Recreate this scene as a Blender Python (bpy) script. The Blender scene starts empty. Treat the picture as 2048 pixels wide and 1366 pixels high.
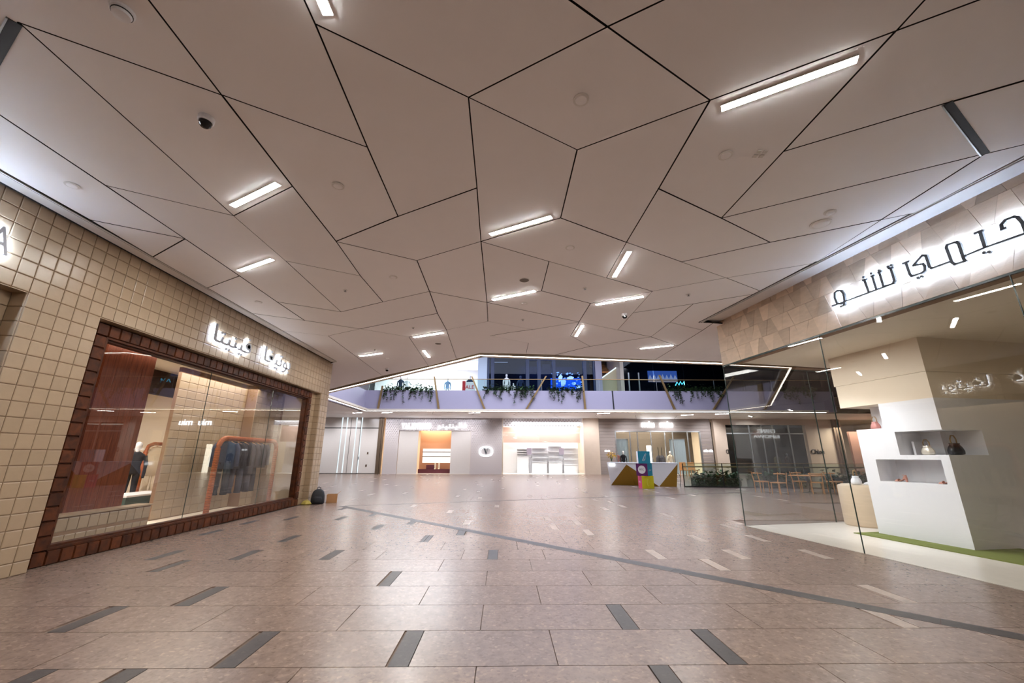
import bpy, bmesh, math, random
from mathutils import Vector, Matrix
random.seed(7)
SC = bpy.context.scene
COL = SC.collection
# ---------------------------------------------------------------- camera
# x: to the right along the shop window wall's normal, y: along the mall, z: up, metres; floor z = 0
PITCH, YAW, ROLL, FPX, EYE = 0.2741, 0.0199, 0.003, 814.5171, 1.5045
def ray(px, py):
    a, b = px - 1024, py - 683
    u = (a * math.cos(ROLL) + b * math.sin(ROLL)) / FPX
    v = (-a * math.sin(ROLL) + b * math.cos(ROLL)) / FPX
    dy = math.cos(PITCH) + v * math.sin(PITCH)
    dz = math.sin(PITCH) - v * math.cos(PITCH)
    return Vector((u * math.cos(YAW) + dy * math.sin(YAW), -u * math.sin(YAW) + dy * math.cos(YAW), dz))
def at_y(px, py, Y):
    d = ray(px, py); return Vector((0, 0, EYE)) + d * (Y / d.y)
def at_x(px, py, X):
    d = ray(px, py); return Vector((0, 0, EYE)) + d * (X / d.x)
def at_z(px, py, Z):
    d = ray(px, py); return Vector((0, 0, EYE)) + d * ((Z - EYE) / d.z)
cam_data = bpy.data.cameras.new('camera')
cam_data.sensor_width = 36.0
cam_data.lens = FPX / 2048 * 36.0
cam_data.clip_start = 0.05
cam_data.clip_end = 300
cam = bpy.data.objects.new('camera', cam_data); COL.objects.link(cam)
_f = ray(1024, 683).normalized()
_r = (ray(1025, 683) - ray(1023, 683)).normalized()
_u = _r.cross(_f).normalized()
cam.matrix_world = Matrix(((_r.x, _u.x, -_f.x, 0), (_r.y, _u.y, -_f.y, 0), (_r.z, _u.z, -_f.z, EYE), (0, 0, 0, 1)))
SC.camera = cam
# ---------------------------------------------------------------- world, exposure
world = bpy.data.worlds.new('world'); SC.world = world
world.use_nodes = True
world.node_tree.nodes['Background'].inputs[0].default_value = (0.9, 0.86, 0.84, 1)
world.node_tree.nodes['Background'].inputs[1].default_value = 0.25
SC.view_settings.view_transform = 'Standard'
SC.view_settings.look = 'None'
SC.view_settings.gamma = 1
SC.view_settings.use_curve_mapping = False
SC.view_settings.exposure = 1.34
SC.cycles.use_denoising = True
SC.cycles.transparent_max_bounces = 12
SC.cycles.max_bounces = 6
SC.cycles.diffuse_bounces = 4
SC.cycles.glossy_bounces = 3
SC.cycles.adaptive_threshold = 0.05
SC.cycles.adaptive_min_samples = 20
SC.cycles.sample_clamp_indirect = 6
SC.cycles.caustics_reflective = False
SC.cycles.caustics_refractive = False
STRIP, LED, SIGN = 98.0, 7.5, 28.0          # brightness of ceiling strips, edge lines, shop signs
def area(name, loc, size, power, col=(1, 0.93, 0.85), rot=(0, 0, 0), sy=None, spread=None):
    l = bpy.data.lights.new(name, 'AREA'); l.energy = power; l.color = col
    l.shape = 'RECTANGLE'; l.size = size; l.size_y = sy or size
    if spread: l.spread = spread
    o = bpy.data.objects.new(name, l); o.location = loc; o.rotation_euler = rot; COL.objects.link(o); return o
def spot(name, loc, target, power, angle=60, col=(1, 0.95, 0.9), blend=0.6, r=0.05):
    l = bpy.data.lights.new(name, 'SPOT'); l.energy = power; l.color = col; l.spot_size = math.radians(angle); l.spot_blend = blend; l.shadow_soft_size = r
    o = bpy.data.objects.new(name, l); o.location = loc
    o.rotation_euler = (Vector(target) - Vector(loc)).to_track_quat('-Z', 'Y').to_euler(); COL.objects.link(o); return o
COOL, WARM, WHITE = (0.80, 0.88, 1.0), (1.0, 0.87, 0.70), (1, 0.96, 0.92)
# lamps inside the shops and upper hall; the far wall fill is added
area('left_shop_lamps', (-7.6, 9.5, 3.5), 1.2, 60, (1, 0.92, 0.82), sy=7.0)
area('left_shop_inner_lamps', (-11.0, 9.0, 3.5), 4, 150, (1, 0.93, 0.84), sy=6)
area('right_shop_front_lamps', (6.5, 8.6, 3.66), 0.4, 16, WHITE, sy=2.6)
for _k, _y in enumerate((8.0, 8.9, 9.6)): spot('right_shop_spot', (5.95, _y + 0.2, 3.62), (7.8, min(_y, 8.7) - 0.1, 0.9), 38, 62, (0.93, 0.96, 1.0))
area('right_shop_inner_lamps', (7.3, 5.0, 3.66), 0.9, 7, WARM, sy=2.0)
for _x in (-17, -13.5, -10, -6.5, -3, 1, 7.5, 11, 14.5, 18, 21.5): spot('far_wall_fill', (_x, 33.9, 4.62), (_x, 36.6, 1.7), 175, 100, (0.97, 0.96, 1.0), 0.9, 0.08)  # unseen spots added to brighten the far shop fronts
area('studded_shop_cove', (-6.5, 36.2, 4.62), 10, 16, (0.86, 0.9, 1), sy=0.3)
area('studded_shop_inner', (-6.2, 39.5, 4.0), 3, 160, WARM)
area('white_shop_lamps', (3.8, 38.2, 4.4), 6, 400, (0.93, 0.95, 1), sy=4)
area('timber_shop_lamps', (13.2, 38.6, 4.2), 6, 230, WARM, sy=3)
area('stone_portal_shop_lamps', (22.5, 39.5, 4.2), 5, 90, WARM, sy=3)
area('pink_shop_lamps', (30.5, 34.5, 4.0), 3, 160, WARM)
area('upper_white_shop_lamps', (-7.0, 36.5, 9.6), 6, 520, (0.94, 0.97, 1), sy=4)
area('upper_blue_shop_lamps', (4.0, 36.0, 9.4), 5, 70, (0.25, 0.42, 1.0), sy=3)
area('upper_hall_light', (2, 24.5, 10.8), 22, 1600, (0.72, 0.80, 1.0), sy=9)
area('upper_passage_lamp', (10.2, 35.5, 9.0), 1.2, 60, WARM)
# ---------------------------------------------------------------- materials
MATS = {}
def lin(c):
    return tuple(((x / 255 / 12.92) if x / 255 <= 0.04045 else ((x / 255 + 0.055) / 1.055) ** 2.4) for x in c) + (1,)
def base(name):
    m = bpy.data.materials.new(name); m.use_nodes = True
    nt = m.node_tree; b = nt.nodes['Principled BSDF']; return m, nt, b
def mat(name, rgb, rough=0.5, metal=0.0, spec=0.5, noise=0.0, nscale=8.0, rnd=0.0, bump=0.0, bscale=40.0, stretch=None, coat=0.0):
    """plain surface with procedural mottling and a per-piece tint"""
    if name in MATS: return MATS[name]
    m, nt, b = base(name)
    b.inputs['Roughness'].default_value = rough
    b.inputs['Metallic'].default_value = metal
    b.inputs['Specular IOR Level'].default_value = spec
    b.inputs['Coat Weight'].default_value = coat
    c = lin(rgb)
    N = nt.nodes; L = nt.links
    geo = N.new('ShaderNodeNewGeometry')
    vec = geo.outputs['Position']
    if stretch:
        mp = N.new('ShaderNodeMapping'); mp.inputs['Scale'].default_value = stretch
        L.new(vec, mp.inputs['Vector']); vec = mp.outputs['Vector']
    tx = N.new('ShaderNodeTexNoise'); tx.inputs['Scale'].default_value = nscale; tx.inputs['Detail'].default_value = 5
    L.new(vec, tx.inputs['Vector'])
    oi = N.new('ShaderNodeObjectInfo')
    add = N.new('ShaderNodeMath'); add.operation = 'ADD'
    L.new(oi.outputs['Random'], add.inputs[0]); L.new(geo.outputs['Random Per Island'], add.inputs[1])
    fr = N.new('ShaderNodeMath'); fr.operation = 'FRACT'; L.new(add.outputs[0], fr.inputs[0])
    # value = 1 + noise*(n-.5)*2 + rnd*(r-.5)*2
    a = N.new('ShaderNodeMath'); a.operation = 'MULTIPLY_ADD'; L.new(tx.outputs['Fac'], a.inputs[0]); a.inputs[1].default_value = 2 * noise; a.inputs[2].default_value = 1 - noise - rnd
    d = N.new('ShaderNodeMath'); d.operation = 'MULTIPLY_ADD'; L.new(fr.outputs[0], d.inputs[0]); d.inputs[1].default_value = 2 * rnd; L.new(a.outputs[0], d.inputs[2])
    mx = N.new('ShaderNodeVectorMath'); mx.operation = 'SCALE'; mx.inputs[0].default_value = c[:3]; L.new(d.outputs[0], mx.inputs['Scale'])
    L.new(mx.outputs[0], b.inputs['Base Color'])
    if bump:
        t2 = N.new('ShaderNodeTexNoise'); t2.inputs['Scale'].default_value = bscale; L.new(vec, t2.inputs['Vector'])
        bp = N.new('ShaderNodeBump'); bp.inputs['Strength'].default_value = bump; bp.inputs['Distance'].default_value = 0.01
        L.new(t2.outputs['Fac'], bp.inputs['Height']); L.new(bp.outputs[0], b.inputs['Normal'])
    MATS[name] = m; return m
def emit(name, rgb, strength):
    if name in MATS: return MATS[name]
    m, nt, b = base(name); nt.nodes.remove(b)
    e = nt.nodes.new('ShaderNodeEmission'); e.inputs[0].default_value = (*rgb, 1); e.inputs[1].default_value = strength
    nt.links.new(e.outputs[0], nt.nodes['Material Output'].inputs[0]); MATS[name] = m; return m
def glass(name, tint=(0.96, 0.985, 0.975), refl=1.0, f0=0.045, rough=0.0):
    """thin clear pane: passes light straight through, mirrors more at grazing angles (Schlick)"""
    if name in MATS: return MATS[name]
    m, nt, b = base(name); nt.nodes.remove(b); N = nt.nodes; L = nt.links
    tr = N.new('ShaderNodeBsdfTransparent'); tr.inputs[0].default_value = (*tint, 1)
    gl = N.new('ShaderNodeBsdfGlossy'); gl.inputs['Roughness'].default_value = rough
    lw = N.new('ShaderNodeLayerWeight'); lw.inputs['Blend'].default_value = 0.5
    pw = N.new('ShaderNodeMath'); pw.operation = 'POWER'; L.new(lw.outputs['Facing'], pw.inputs[0]); pw.inputs[1].default_value = 4.2
    ma = N.new('ShaderNodeMath'); ma.operation = 'MULTIPLY_ADD'; L.new(pw.outputs[0], ma.inputs[0]); ma.inputs[1].default_value = refl * (1 - f0); ma.inputs[2].default_value = f0
    mx = N.new('ShaderNodeMixShader'); L.new(ma.outputs[0], mx.inputs[0]); L.new(tr.outputs[0], mx.inputs[1]); L.new(gl.outputs[0], mx.inputs[2])
    L.new(mx.outputs[0], N['Material Output'].inputs[0]); MATS[name] = m; return m
def stone_floor(name, rgb, chip=(0.75, 1.35), rough=0.34):
    """terrazzo: fine aggregate, larger clouded chips and a faint tint from slab to slab"""
    m, nt, b = base(name); N = nt.nodes; L = nt.links
    geo = N.new('ShaderNodeNewGeometry'); c = lin(rgb)
    v1 = N.new('ShaderNodeTexVoronoi'); v1.inputs['Scale'].default_value = 42; L.new(geo.outputs['Position'], v1.inputs['Vector'])
    s1 = N.new('ShaderNodeSeparateColor'); L.new(v1.outputs['Color'], s1.inputs[0])
    cr = N.new('ShaderNodeValToRGB'); L.new(s1.outputs[0], cr.inputs[0])
    e = cr.color_ramp.elements; e[0].position = 0.0; e[0].color = (chip[0],) * 3 + (1,); e[1].position = 1.0; e[1].color = (chip[1],) * 3 + (1,)
    for p, vv in ((0.12, 0.92), (0.5, 1.0), (0.9, 1.06)):
        x = e.new(p); x.color = (vv, vv, vv, 1)
    n2 = N.new('ShaderNodeTexNoise'); n2.inputs['Scale'].default_value = 9; n2.inputs['Detail'].default_value = 6; n2.inputs['Roughness'].default_value = 0.65; L.new(geo.outputs['Position'], n2.inputs['Vector'])
    cr2 = N.new('ShaderNodeValToRGB'); L.new(n2.outputs['Fac'], cr2.inputs[0])
    e2 = cr2.color_ramp.elements; e2[0].position = 0.3; e2[0].color = (0.80, 0.80, 0.82, 1); e2[1].position = 0.7; e2[1].color = (1.14, 1.12, 1.10, 1)
    oi = N.new('ShaderNodeObjectInfo'); add = N.new('ShaderNodeMath'); add.operation = 'ADD'; L.new(oi.outputs['Random'], add.inputs[0]); L.new(geo.outputs['Random Per Island'], add.inputs[1])
    fr = N.new('ShaderNodeMath'); fr.operation = 'FRACT'; L.new(add.outputs[0], fr.inputs[0])
    ma = N.new('ShaderNodeMath'); ma.operation = 'MULTIPLY_ADD'; L.new(fr.outputs[0], ma.inputs[0]); ma.inputs[1].default_value = 0.12; ma.inputs[2].default_value = 0.94
    m1 = N.new('ShaderNodeVectorMath'); m1.operation = 'MULTIPLY'; L.new(cr.outputs[0], m1.inputs[0]); L.new(cr2.outputs[0], m1.inputs[1])
    m2 = N.new('ShaderNodeVectorMath'); m2.operation = 'MULTIPLY'; L.new(m1.outputs[0], m2.inputs[0]); m2.inputs[1].default_value = c[:3]
    m3 = N.new('ShaderNodeVectorMath'); m3.operation = 'SCALE'; L.new(m2.outputs[0], m3.inputs[0]); L.new(ma.outputs[0], m3.inputs['Scale'])
    L.new(m3.outputs[0], b.inputs['Base Color'])
    b.inputs['Roughness'].default_value = rough; b.inputs['Specular IOR Level'].default_value = 0.45
    MATS[name] = m; return m
def wood(name, dark, light, scale=(1, 1, 1), rough=0.35, rnd=0.18):
    m, nt, b = base(name); N = nt.nodes; L = nt.links
    geo = N.new('ShaderNodeNewGeometry'); mp = N.new('ShaderNodeMapping'); mp.inputs['Scale'].default_value = scale; L.new(geo.outputs['Position'], mp.inputs['Vector'])
    n = N.new('ShaderNodeTexNoise'); n.inputs['Scale'].default_value = 6; n.inputs['Detail'].default_value = 7; n.inputs['Distortion'].default_value = 0.6; L.new(mp.outputs[0], n.inputs['Vector'])
    cr = N.new('ShaderNodeValToRGB'); L.new(n.outputs['Fac'], cr.inputs[0]); e = cr.color_ramp.elements
    e[0].position = 0.32; e[0].color = lin(dark); e[1].position = 0.68; e[1].color = lin(light)
    oi = N.new('ShaderNodeObjectInfo'); ma = N.new('ShaderNodeMath'); ma.operation = 'MULTIPLY_ADD'; L.new(oi.outputs['Random'], ma.inputs[0]); ma.inputs[1].default_value = 2 * rnd; ma.inputs[2].default_value = 1 - rnd
    sc = N.new('ShaderNodeVectorMath'); sc.operation = 'SCALE'; L.new(cr.outputs[0], sc.inputs[0]); L.new(ma.outputs[0], sc.inputs['Scale']); L.new(sc.outputs[0], b.inputs['Base Color'])
    b.inputs['Roughness'].default_value = rough; b.inputs['Specular IOR Level'].default_value = 0.22; MATS[name] = m; return m
M = {}
M['panel'] = mat('ceiling_panel', (243, 241, 241), 0.55, noise=0.02, nscale=3, rnd=0.025)
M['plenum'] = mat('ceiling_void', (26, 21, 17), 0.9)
M['trim'] = mat('white_trim', (222, 219, 215), 0.5)
M['tile'] = mat('glazed_tile', (164, 142, 116), 0.32, noise=0.07, nscale=9, rnd=0.05, bump=0.12, bscale=14)
M['grout'] = mat('grout', (138, 108, 82), 0.9)
M['woodf'] = wood('dark_glazed_wood', (56, 27, 12), (92, 48, 23), (1, 1.4, 1.4), 0.5, 0.28)
M['woodpanel'] = wood('red_veneer', (92, 42, 22), (124, 62, 36), (2, 6, 0.35), 0.4, 0.05)
M['rail'] = wood('rail_wood', (128, 62, 34), (186, 106, 62), (3, 3, 14), 0.38, 0.05)
M['slab'] = stone_floor('floor_slab', (130, 111, 100), rough=0.27)
M['slabd'] = stone_floor('dark_slab', (62, 56, 55), (0.7, 1.5), 0.46)
M['slabl'] = stone_floor('pale_slab', (164, 147, 135), (0.85, 1.12), 0.34)
M['joint'] = mat('floor_joint', (110, 92, 80), 0.8)
M['glass'] = glass('shop_glass', (0.985, 0.993, 0.99))
M['glassr'] = glass('clear_glass', (0.982, 0.99, 0.986), 1.0, 0.05)
M['glassg'] = glass('balustrade_glass', (0.86, 0.94, 0.90), 0.8, 0.05)
M['glassd'] = glass('tinted_glass', (0.62, 0.66, 0.68), 1.0, 0.06)
M['glassn'] = glass('night_glass', (0.45, 0.5, 0.62), 0.8, 0.012)
M['edge'] = mat('glass_edge', (44, 62, 58), 0.25)
M['trav'] = mat('travertine', (200, 178, 156), 0.6, noise=0.2, nscale=5, rnd=0.24, bump=0.15, bscale=30, stretch=(1, 1, 3))
M['trav2'] = mat('travertine_block', (204, 184, 158), 0.5, noise=0.14, nscale=2.2, bump=0.1, bscale=25, stretch=(0.6, 0.6, 7))
M['cream'] = mat('cream_plaster', (226, 212, 192), 0.6, noise=0.02)
M['white'] = mat('white_paint', (226, 226, 230), 0.5, noise=0.01)
M['wfloor'] = mat('pale_polished_floor', (226, 220, 210), 0.25, noise=0.06, nscale=2, stretch=(3, 1, 1))
M['rug'] = mat('green_carpet', (106, 116, 48), 0.95, noise=0.2, nscale=50, bump=0.5, bscale=200)
M['gold'] = mat('brushed_brass', (158, 128, 86), 0.4, 0.6, noise=0.05)
M['golds'] = mat('satin_gold_panel', (150, 112, 24), 0.5, 0.25, noise=0.05)
M['steel'] = mat('satin_steel', (170, 172, 174), 0.35, 0.8)
M['black'] = mat('black_plastic', (22, 22, 24), 0.5)
M['dark'] = mat('dark_recess', (24, 23, 25), 0.7)
M['navy'] = mat('navy_frame', (24, 40, 84), 0.4)
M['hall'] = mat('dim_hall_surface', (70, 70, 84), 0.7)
M['lav'] = mat('lavender_panel', (160, 152, 170), 0.5, noise=0.02)
M['greypan'] = mat('pale_grey_panel', (204, 200, 198), 0.22, noise=0.02)
M['bronze'] = mat('bronze_trim', (104, 88, 74), 0.4, 0.4)
M['stud'] = mat('studded_plaster', (186, 180, 182), 0.5)
M['timber'] = mat('grey_timber', (150, 140, 136), 0.55, noise=0.16, nscale=4, rnd=0.08, stretch=(0.35, 1, 7))
M['stone'] = mat('beige_stone', (206, 190, 174), 0.55, noise=0.06, nscale=3)
M['salmon'] = mat('salmon_wall', (196, 140, 104), 0.6)
M['burg'] = mat('burgundy', (84, 26, 40), 0.6)
M['curtain'] = mat('pale_curtain', (192, 204, 210), 0.7)
M['leaf'] = mat('leaf_green', (52, 78, 40), 0.55, noise=0.3, nscale=12, rnd=0.3)
M['stem'] = mat('vine_stem', (64, 58, 40), 0.8)
M['skinm'] = mat('mannequin_white', (228, 228, 230), 0.4)
M['denim'] = mat('blue_denim', (50, 62, 86), 0.85, noise=0.22, nscale=14)
M['indigo'] = mat('indigo_cloth', (18, 19, 28), 0.9, noise=0.15, nscale=20)
M['greycl'] = mat('grey_cloth', (66, 66, 74), 0.9, noise=0.18, nscale=16)
M['beigecl'] = mat('cream_cloth', (222, 208, 184), 0.9, noise=0.08)
M['oak'] = wood('oak', (176, 118, 66), (214, 158, 100), (4, 4, 12), 0.45, 0.05)
M['letter'] = mat('brushed_letter', (84, 90, 98), 0.35, 0.6)
M['lettw'] = mat('pale_letter', (150, 152, 160), 0.4, 0.3)
M['strip'] = emit('lamp_diffuser', (1.0, 0.985, 0.95), STRIP)
M['led'] = emit('edge_lamp', (1.0, 0.86, 0.72), LED)
M['halo'] = emit('sign_backlight', (0.62, 0.76, 1.0), SIGN * 0.8)
M['halor'] = emit('fascia_sign_backlight', (0.52, 0.70, 1.0), SIGN * 2.0)
M['halol'] = emit('left_sign_backlight', (0.52, 0.70, 1.0), SIGN * 3.4)
M['signw'] = emit('lit_letter_white', (0.95, 0.98, 1.0), 1.4)
M['green'] = mat('dark_green_marble', (38, 70, 62), 0.3, noise=0.3, nscale=12)
# ---------------------------------------------------------------- builders
class MB:
    """collects shapes and links them as one mesh object"""
    def __init__(s): s.v = []; s.f = []; s.mi = []
    def add(s, vs, fs, mi=0):
        o = len(s.v); s.v += [tuple(v) for v in vs]; s.f += [tuple(i + o for i in f) for f in fs]; s.mi += [mi] * len(fs); return s
    def box(s, x0, x1, y0, y1, z0, z1, mi=0):
        return s.add([(x0, y0, z0), (x1, y0, z0), (x1, y1, z0), (x0, y1, z0), (x0, y0, z1), (x1, y0, z1), (x1, y1, z1), (x0, y1, z1)],
                     [(0, 3, 2, 1), (4, 5, 6, 7), (0, 1, 5, 4), (1, 2, 6, 5), (2, 3, 7, 6), (3, 0, 4, 7)], mi)
    def prism(s, poly, z0, z1, mi=0):
        n = len(poly)
        a = sum(poly[i][0] * poly[(i + 1) % n][1] - poly[(i + 1) % n][0] * poly[i][1] for i in range(n))
        if a < 0: poly = poly[::-1]
        return s.add([(p[0], p[1], z0) for p in poly] + [(p[0], p[1], z1) for p in poly],
                     [tuple(range(n))[::-1], tuple(range(n, 2 * n))] + [(i, (i + 1) % n, n + (i + 1) % n, n + i) for i in range(n)], mi)
    def hull(s, a, b, mi=0):
        """two matching loops joined side by side, capped"""
        n = len(a)
        return s.add(list(a) + list(b), [tuple(range(n))[::-1], tuple(range(n, 2 * n))] + [(i, (i + 1) % n, n + (i + 1) % n, n + i) for i in range(n)], mi)
    def tube(s, pts, r, seg=8, mi=0, close=False):
        pts = [Vector(p) for p in pts]; n = len(pts); rings = []
        rr = r if isinstance(r, (list, tuple)) else [r] * n
        up = Vector((0, 0, 1))
        for i, p in enumerate(pts):
            t = (pts[(i + 1) % n] - pts[i - 1]) if close else (pts[min(i + 1, n - 1)] - pts[max(i - 1, 0)])
            t.normalize()
            a = t.cross(up)
            if a.length < 0.05: a = t.cross(Vector((1, 0, 0)))
            a.normalize(); b = t.cross(a)
            if i and a.dot(pa) < 0: a, b = -a, -b
            pa = a
            rings.append([p + (a * math.cos(2 * math.pi * k / seg) + b * math.sin(2 * math.pi * k / seg)) * rr[i] for k in range(seg)])
        o = []
        for R in rings: o += R
        fs = []
        for i in range(n if close else n - 1):
            j = (i + 1) % n
            for k in range(seg): fs.append((i * seg + k, i * seg + (k + 1) % seg, j * seg + (k + 1) % seg, j * seg + k))
        if not close: fs += [tuple(range(seg))[::-1], tuple((n - 1) * seg + k for k in range(seg))]
        return s.add(o, fs, mi)
    def lathe(s, c, prof, seg=16, mi=0, sx=1, sy=1):
        vs = []; fs = []; n = len(prof)
        for r, z in prof:
            for k in range(seg): vs.append((c[0] + r * sx * math.cos(2 * math.pi * k / seg), c[1] + r * sy * math.sin(2 * math.pi * k / seg), c[2] + z))
        for i in range(n - 1):
            for k in range(seg): fs.append((i * seg + k, i * seg + (k + 1) % seg, (i + 1) * seg + (k + 1) % seg, (i + 1) * seg + k))
        fs += [tuple(range(seg))[::-1], tuple((n - 1) * seg + k for k in range(seg))]
        return s.add(vs, fs, mi)
    def mesh(s, name, mats, off=(0, 0, 0), smooth=False):
        me = bpy.data.meshes.new(name)
        me.from_pydata([(v[0] - off[0], v[1] - off[1], v[2] - off[2]) for v in s.v], [], s.f)
        if not isinstance(mats, (list, tuple)): mats = [mats]
        for m in mats: me.materials.append(m)
        me.polygons.foreach_set('material_index', s.mi)
        if smooth: me.polygons.foreach_set('use_smooth', [True] * len(s.f))
        me.validate(); me.update(); return me
    def build(s, name, mats, parent=None, smooth=False, local=False, label=None):
        off = (0, 0, 0)
        if parent is not None and not local: off = parent.get('_o', (0, 0, 0))
        o = bpy.data.objects.new(name, s.mesh(name, mats, off, smooth)); COL.objects.link(o)
        if parent is not None: o.parent = parent
        if label: o['label'] = label
        if local is False: o['_o'] = [float(x) for x in off]
        return o
def tag(o, label=None, cat=None, group=None, kind=None):
    if label: o['label'] = label
    if cat: o['category'] = cat
    if group: o['group'] = group
    if kind: o['kind'] = kind
    return o
def thing(name, label, cat, loc=(0, 0, 0), rotz=0, group=None):
    o = bpy.data.objects.new(name, None); COL.objects.link(o); o.empty_display_size = 0.1
    o.location = loc; o.rotation_euler = (0, 0, rotz)
    o['_o'] = [float(x) for x in loc]
    return tag(o, label, cat, group)
def struct(name, mb, m, parent=None, label=None):
    o = mb.build(name, m, parent)
    if parent is None: o['kind'] = 'structure'
    if label: o['label'] = label
    return o
def inst(name, me, loc, parent, rot=(0, 0, 0), scale=(1, 1, 1)):
    o = bpy.data.objects.new(name, me); COL.objects.link(o); o.parent = parent; o.location = loc; o.rotation_euler = rot; o.scale = scale; return o
def inset(poly, d):
    n = len(poly); out = []
    for i in range(n):
        p0, p1, p2 = Vector(poly[i - 1]), Vector(poly[i]), Vector(poly[(i + 1) % n])
        a = (p1 - p0).normalized(); b = (p2 - p1).normalized()
        na = Vector((-a.y, a.x)); nb = Vector((-b.y, b.x)); k = 1 + na.dot(nb)
        mv = (na + nb) / max(k, 0.25)
        out.append((p1.x + mv.x * d, p1.y + mv.y * d))
    return out
def text_mb(body, width=None, height=None, depth=0.02):
    """lettering as solid geometry in the x-z plane (front towards -y), origin at its lower left"""
    c = bpy.data.curves.new('lettering', 'FONT'); c.body = body; c.extrude = 0.0
    o = bpy.data.objects.new('lettering', c); COL.objects.link(o); bpy.context.view_layer.update()
    me = bpy.data.meshes.new_from_object(o.evaluated_get(bpy.context.evaluated_depsgraph_get()))
    bpy.data.objects.remove(o); bpy.data.curves.remove(c)
    bm = bmesh.new(); bm.from_mesh(me); bpy.data.meshes.remove(me)
    bmesh.ops.remove_doubles(bm, verts=bm.verts, dist=1e-4)
    bmesh.ops.dissolve_limit(bm, angle_limit=0.09, verts=bm.verts, edges=bm.edges)
    x0 = min(v.co.x for v in bm.verts); x1 = max(v.co.x for v in bm.verts); y0 = min(v.co.y for v in bm.verts); y1 = max(v.co.y for v in bm.verts)
    kx = width / (x1 - x0) if width else None; ky = height / (y1 - y0) if height else None
    kx = kx or ky; ky = ky or kx
    for v in bm.verts: v.co = Vector(((v.co.x - x0) * kx, 0, (v.co.y - y0) * ky))
    r = bmesh.ops.extrude_face_region(bm, geom=bm.faces[:])
    for e in r['geom']:
        if isinstance(e, bmesh.types.BMVert): e.co.y += depth
    bmesh.ops.recalc_face_normals(bm, faces=bm.faces)
    bm.verts.ensure_lookup_table(); bm.verts.index_update()
    mb = MB(); mb.add([v.co[:] for v in bm.verts], [[v.index for v in f.verts] for f in bm.faces]); bm.free(); return mb
def islands(mb):
    par = list(range(len(mb.v)))
    def fd(i):
        while par[i] != i: par[i] = par[par[i]]; i = par[i]
        return i
    for f in mb.f:
        for i in f[1:]: par[fd(i)] = fd(f[0])
    gr = {}
    for f in mb.f: gr.setdefault(fd(f[0]), []).append(f)
    out = []
    for k, fs in gr.items():
        ids = sorted({i for f in fs for i in f}); mp = {v: j for j, v in enumerate(ids)}
        q = MB(); q.add([mb.v[i] for i in ids], [[mp[i] for i in f] for f in fs]); out.append(q)
    return out
def xf(mb, fn):
    q = MB(); q.v = [tuple(fn(v)) for v in mb.v]; q.f = mb.f; q.mi = mb.mi; return q
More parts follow.
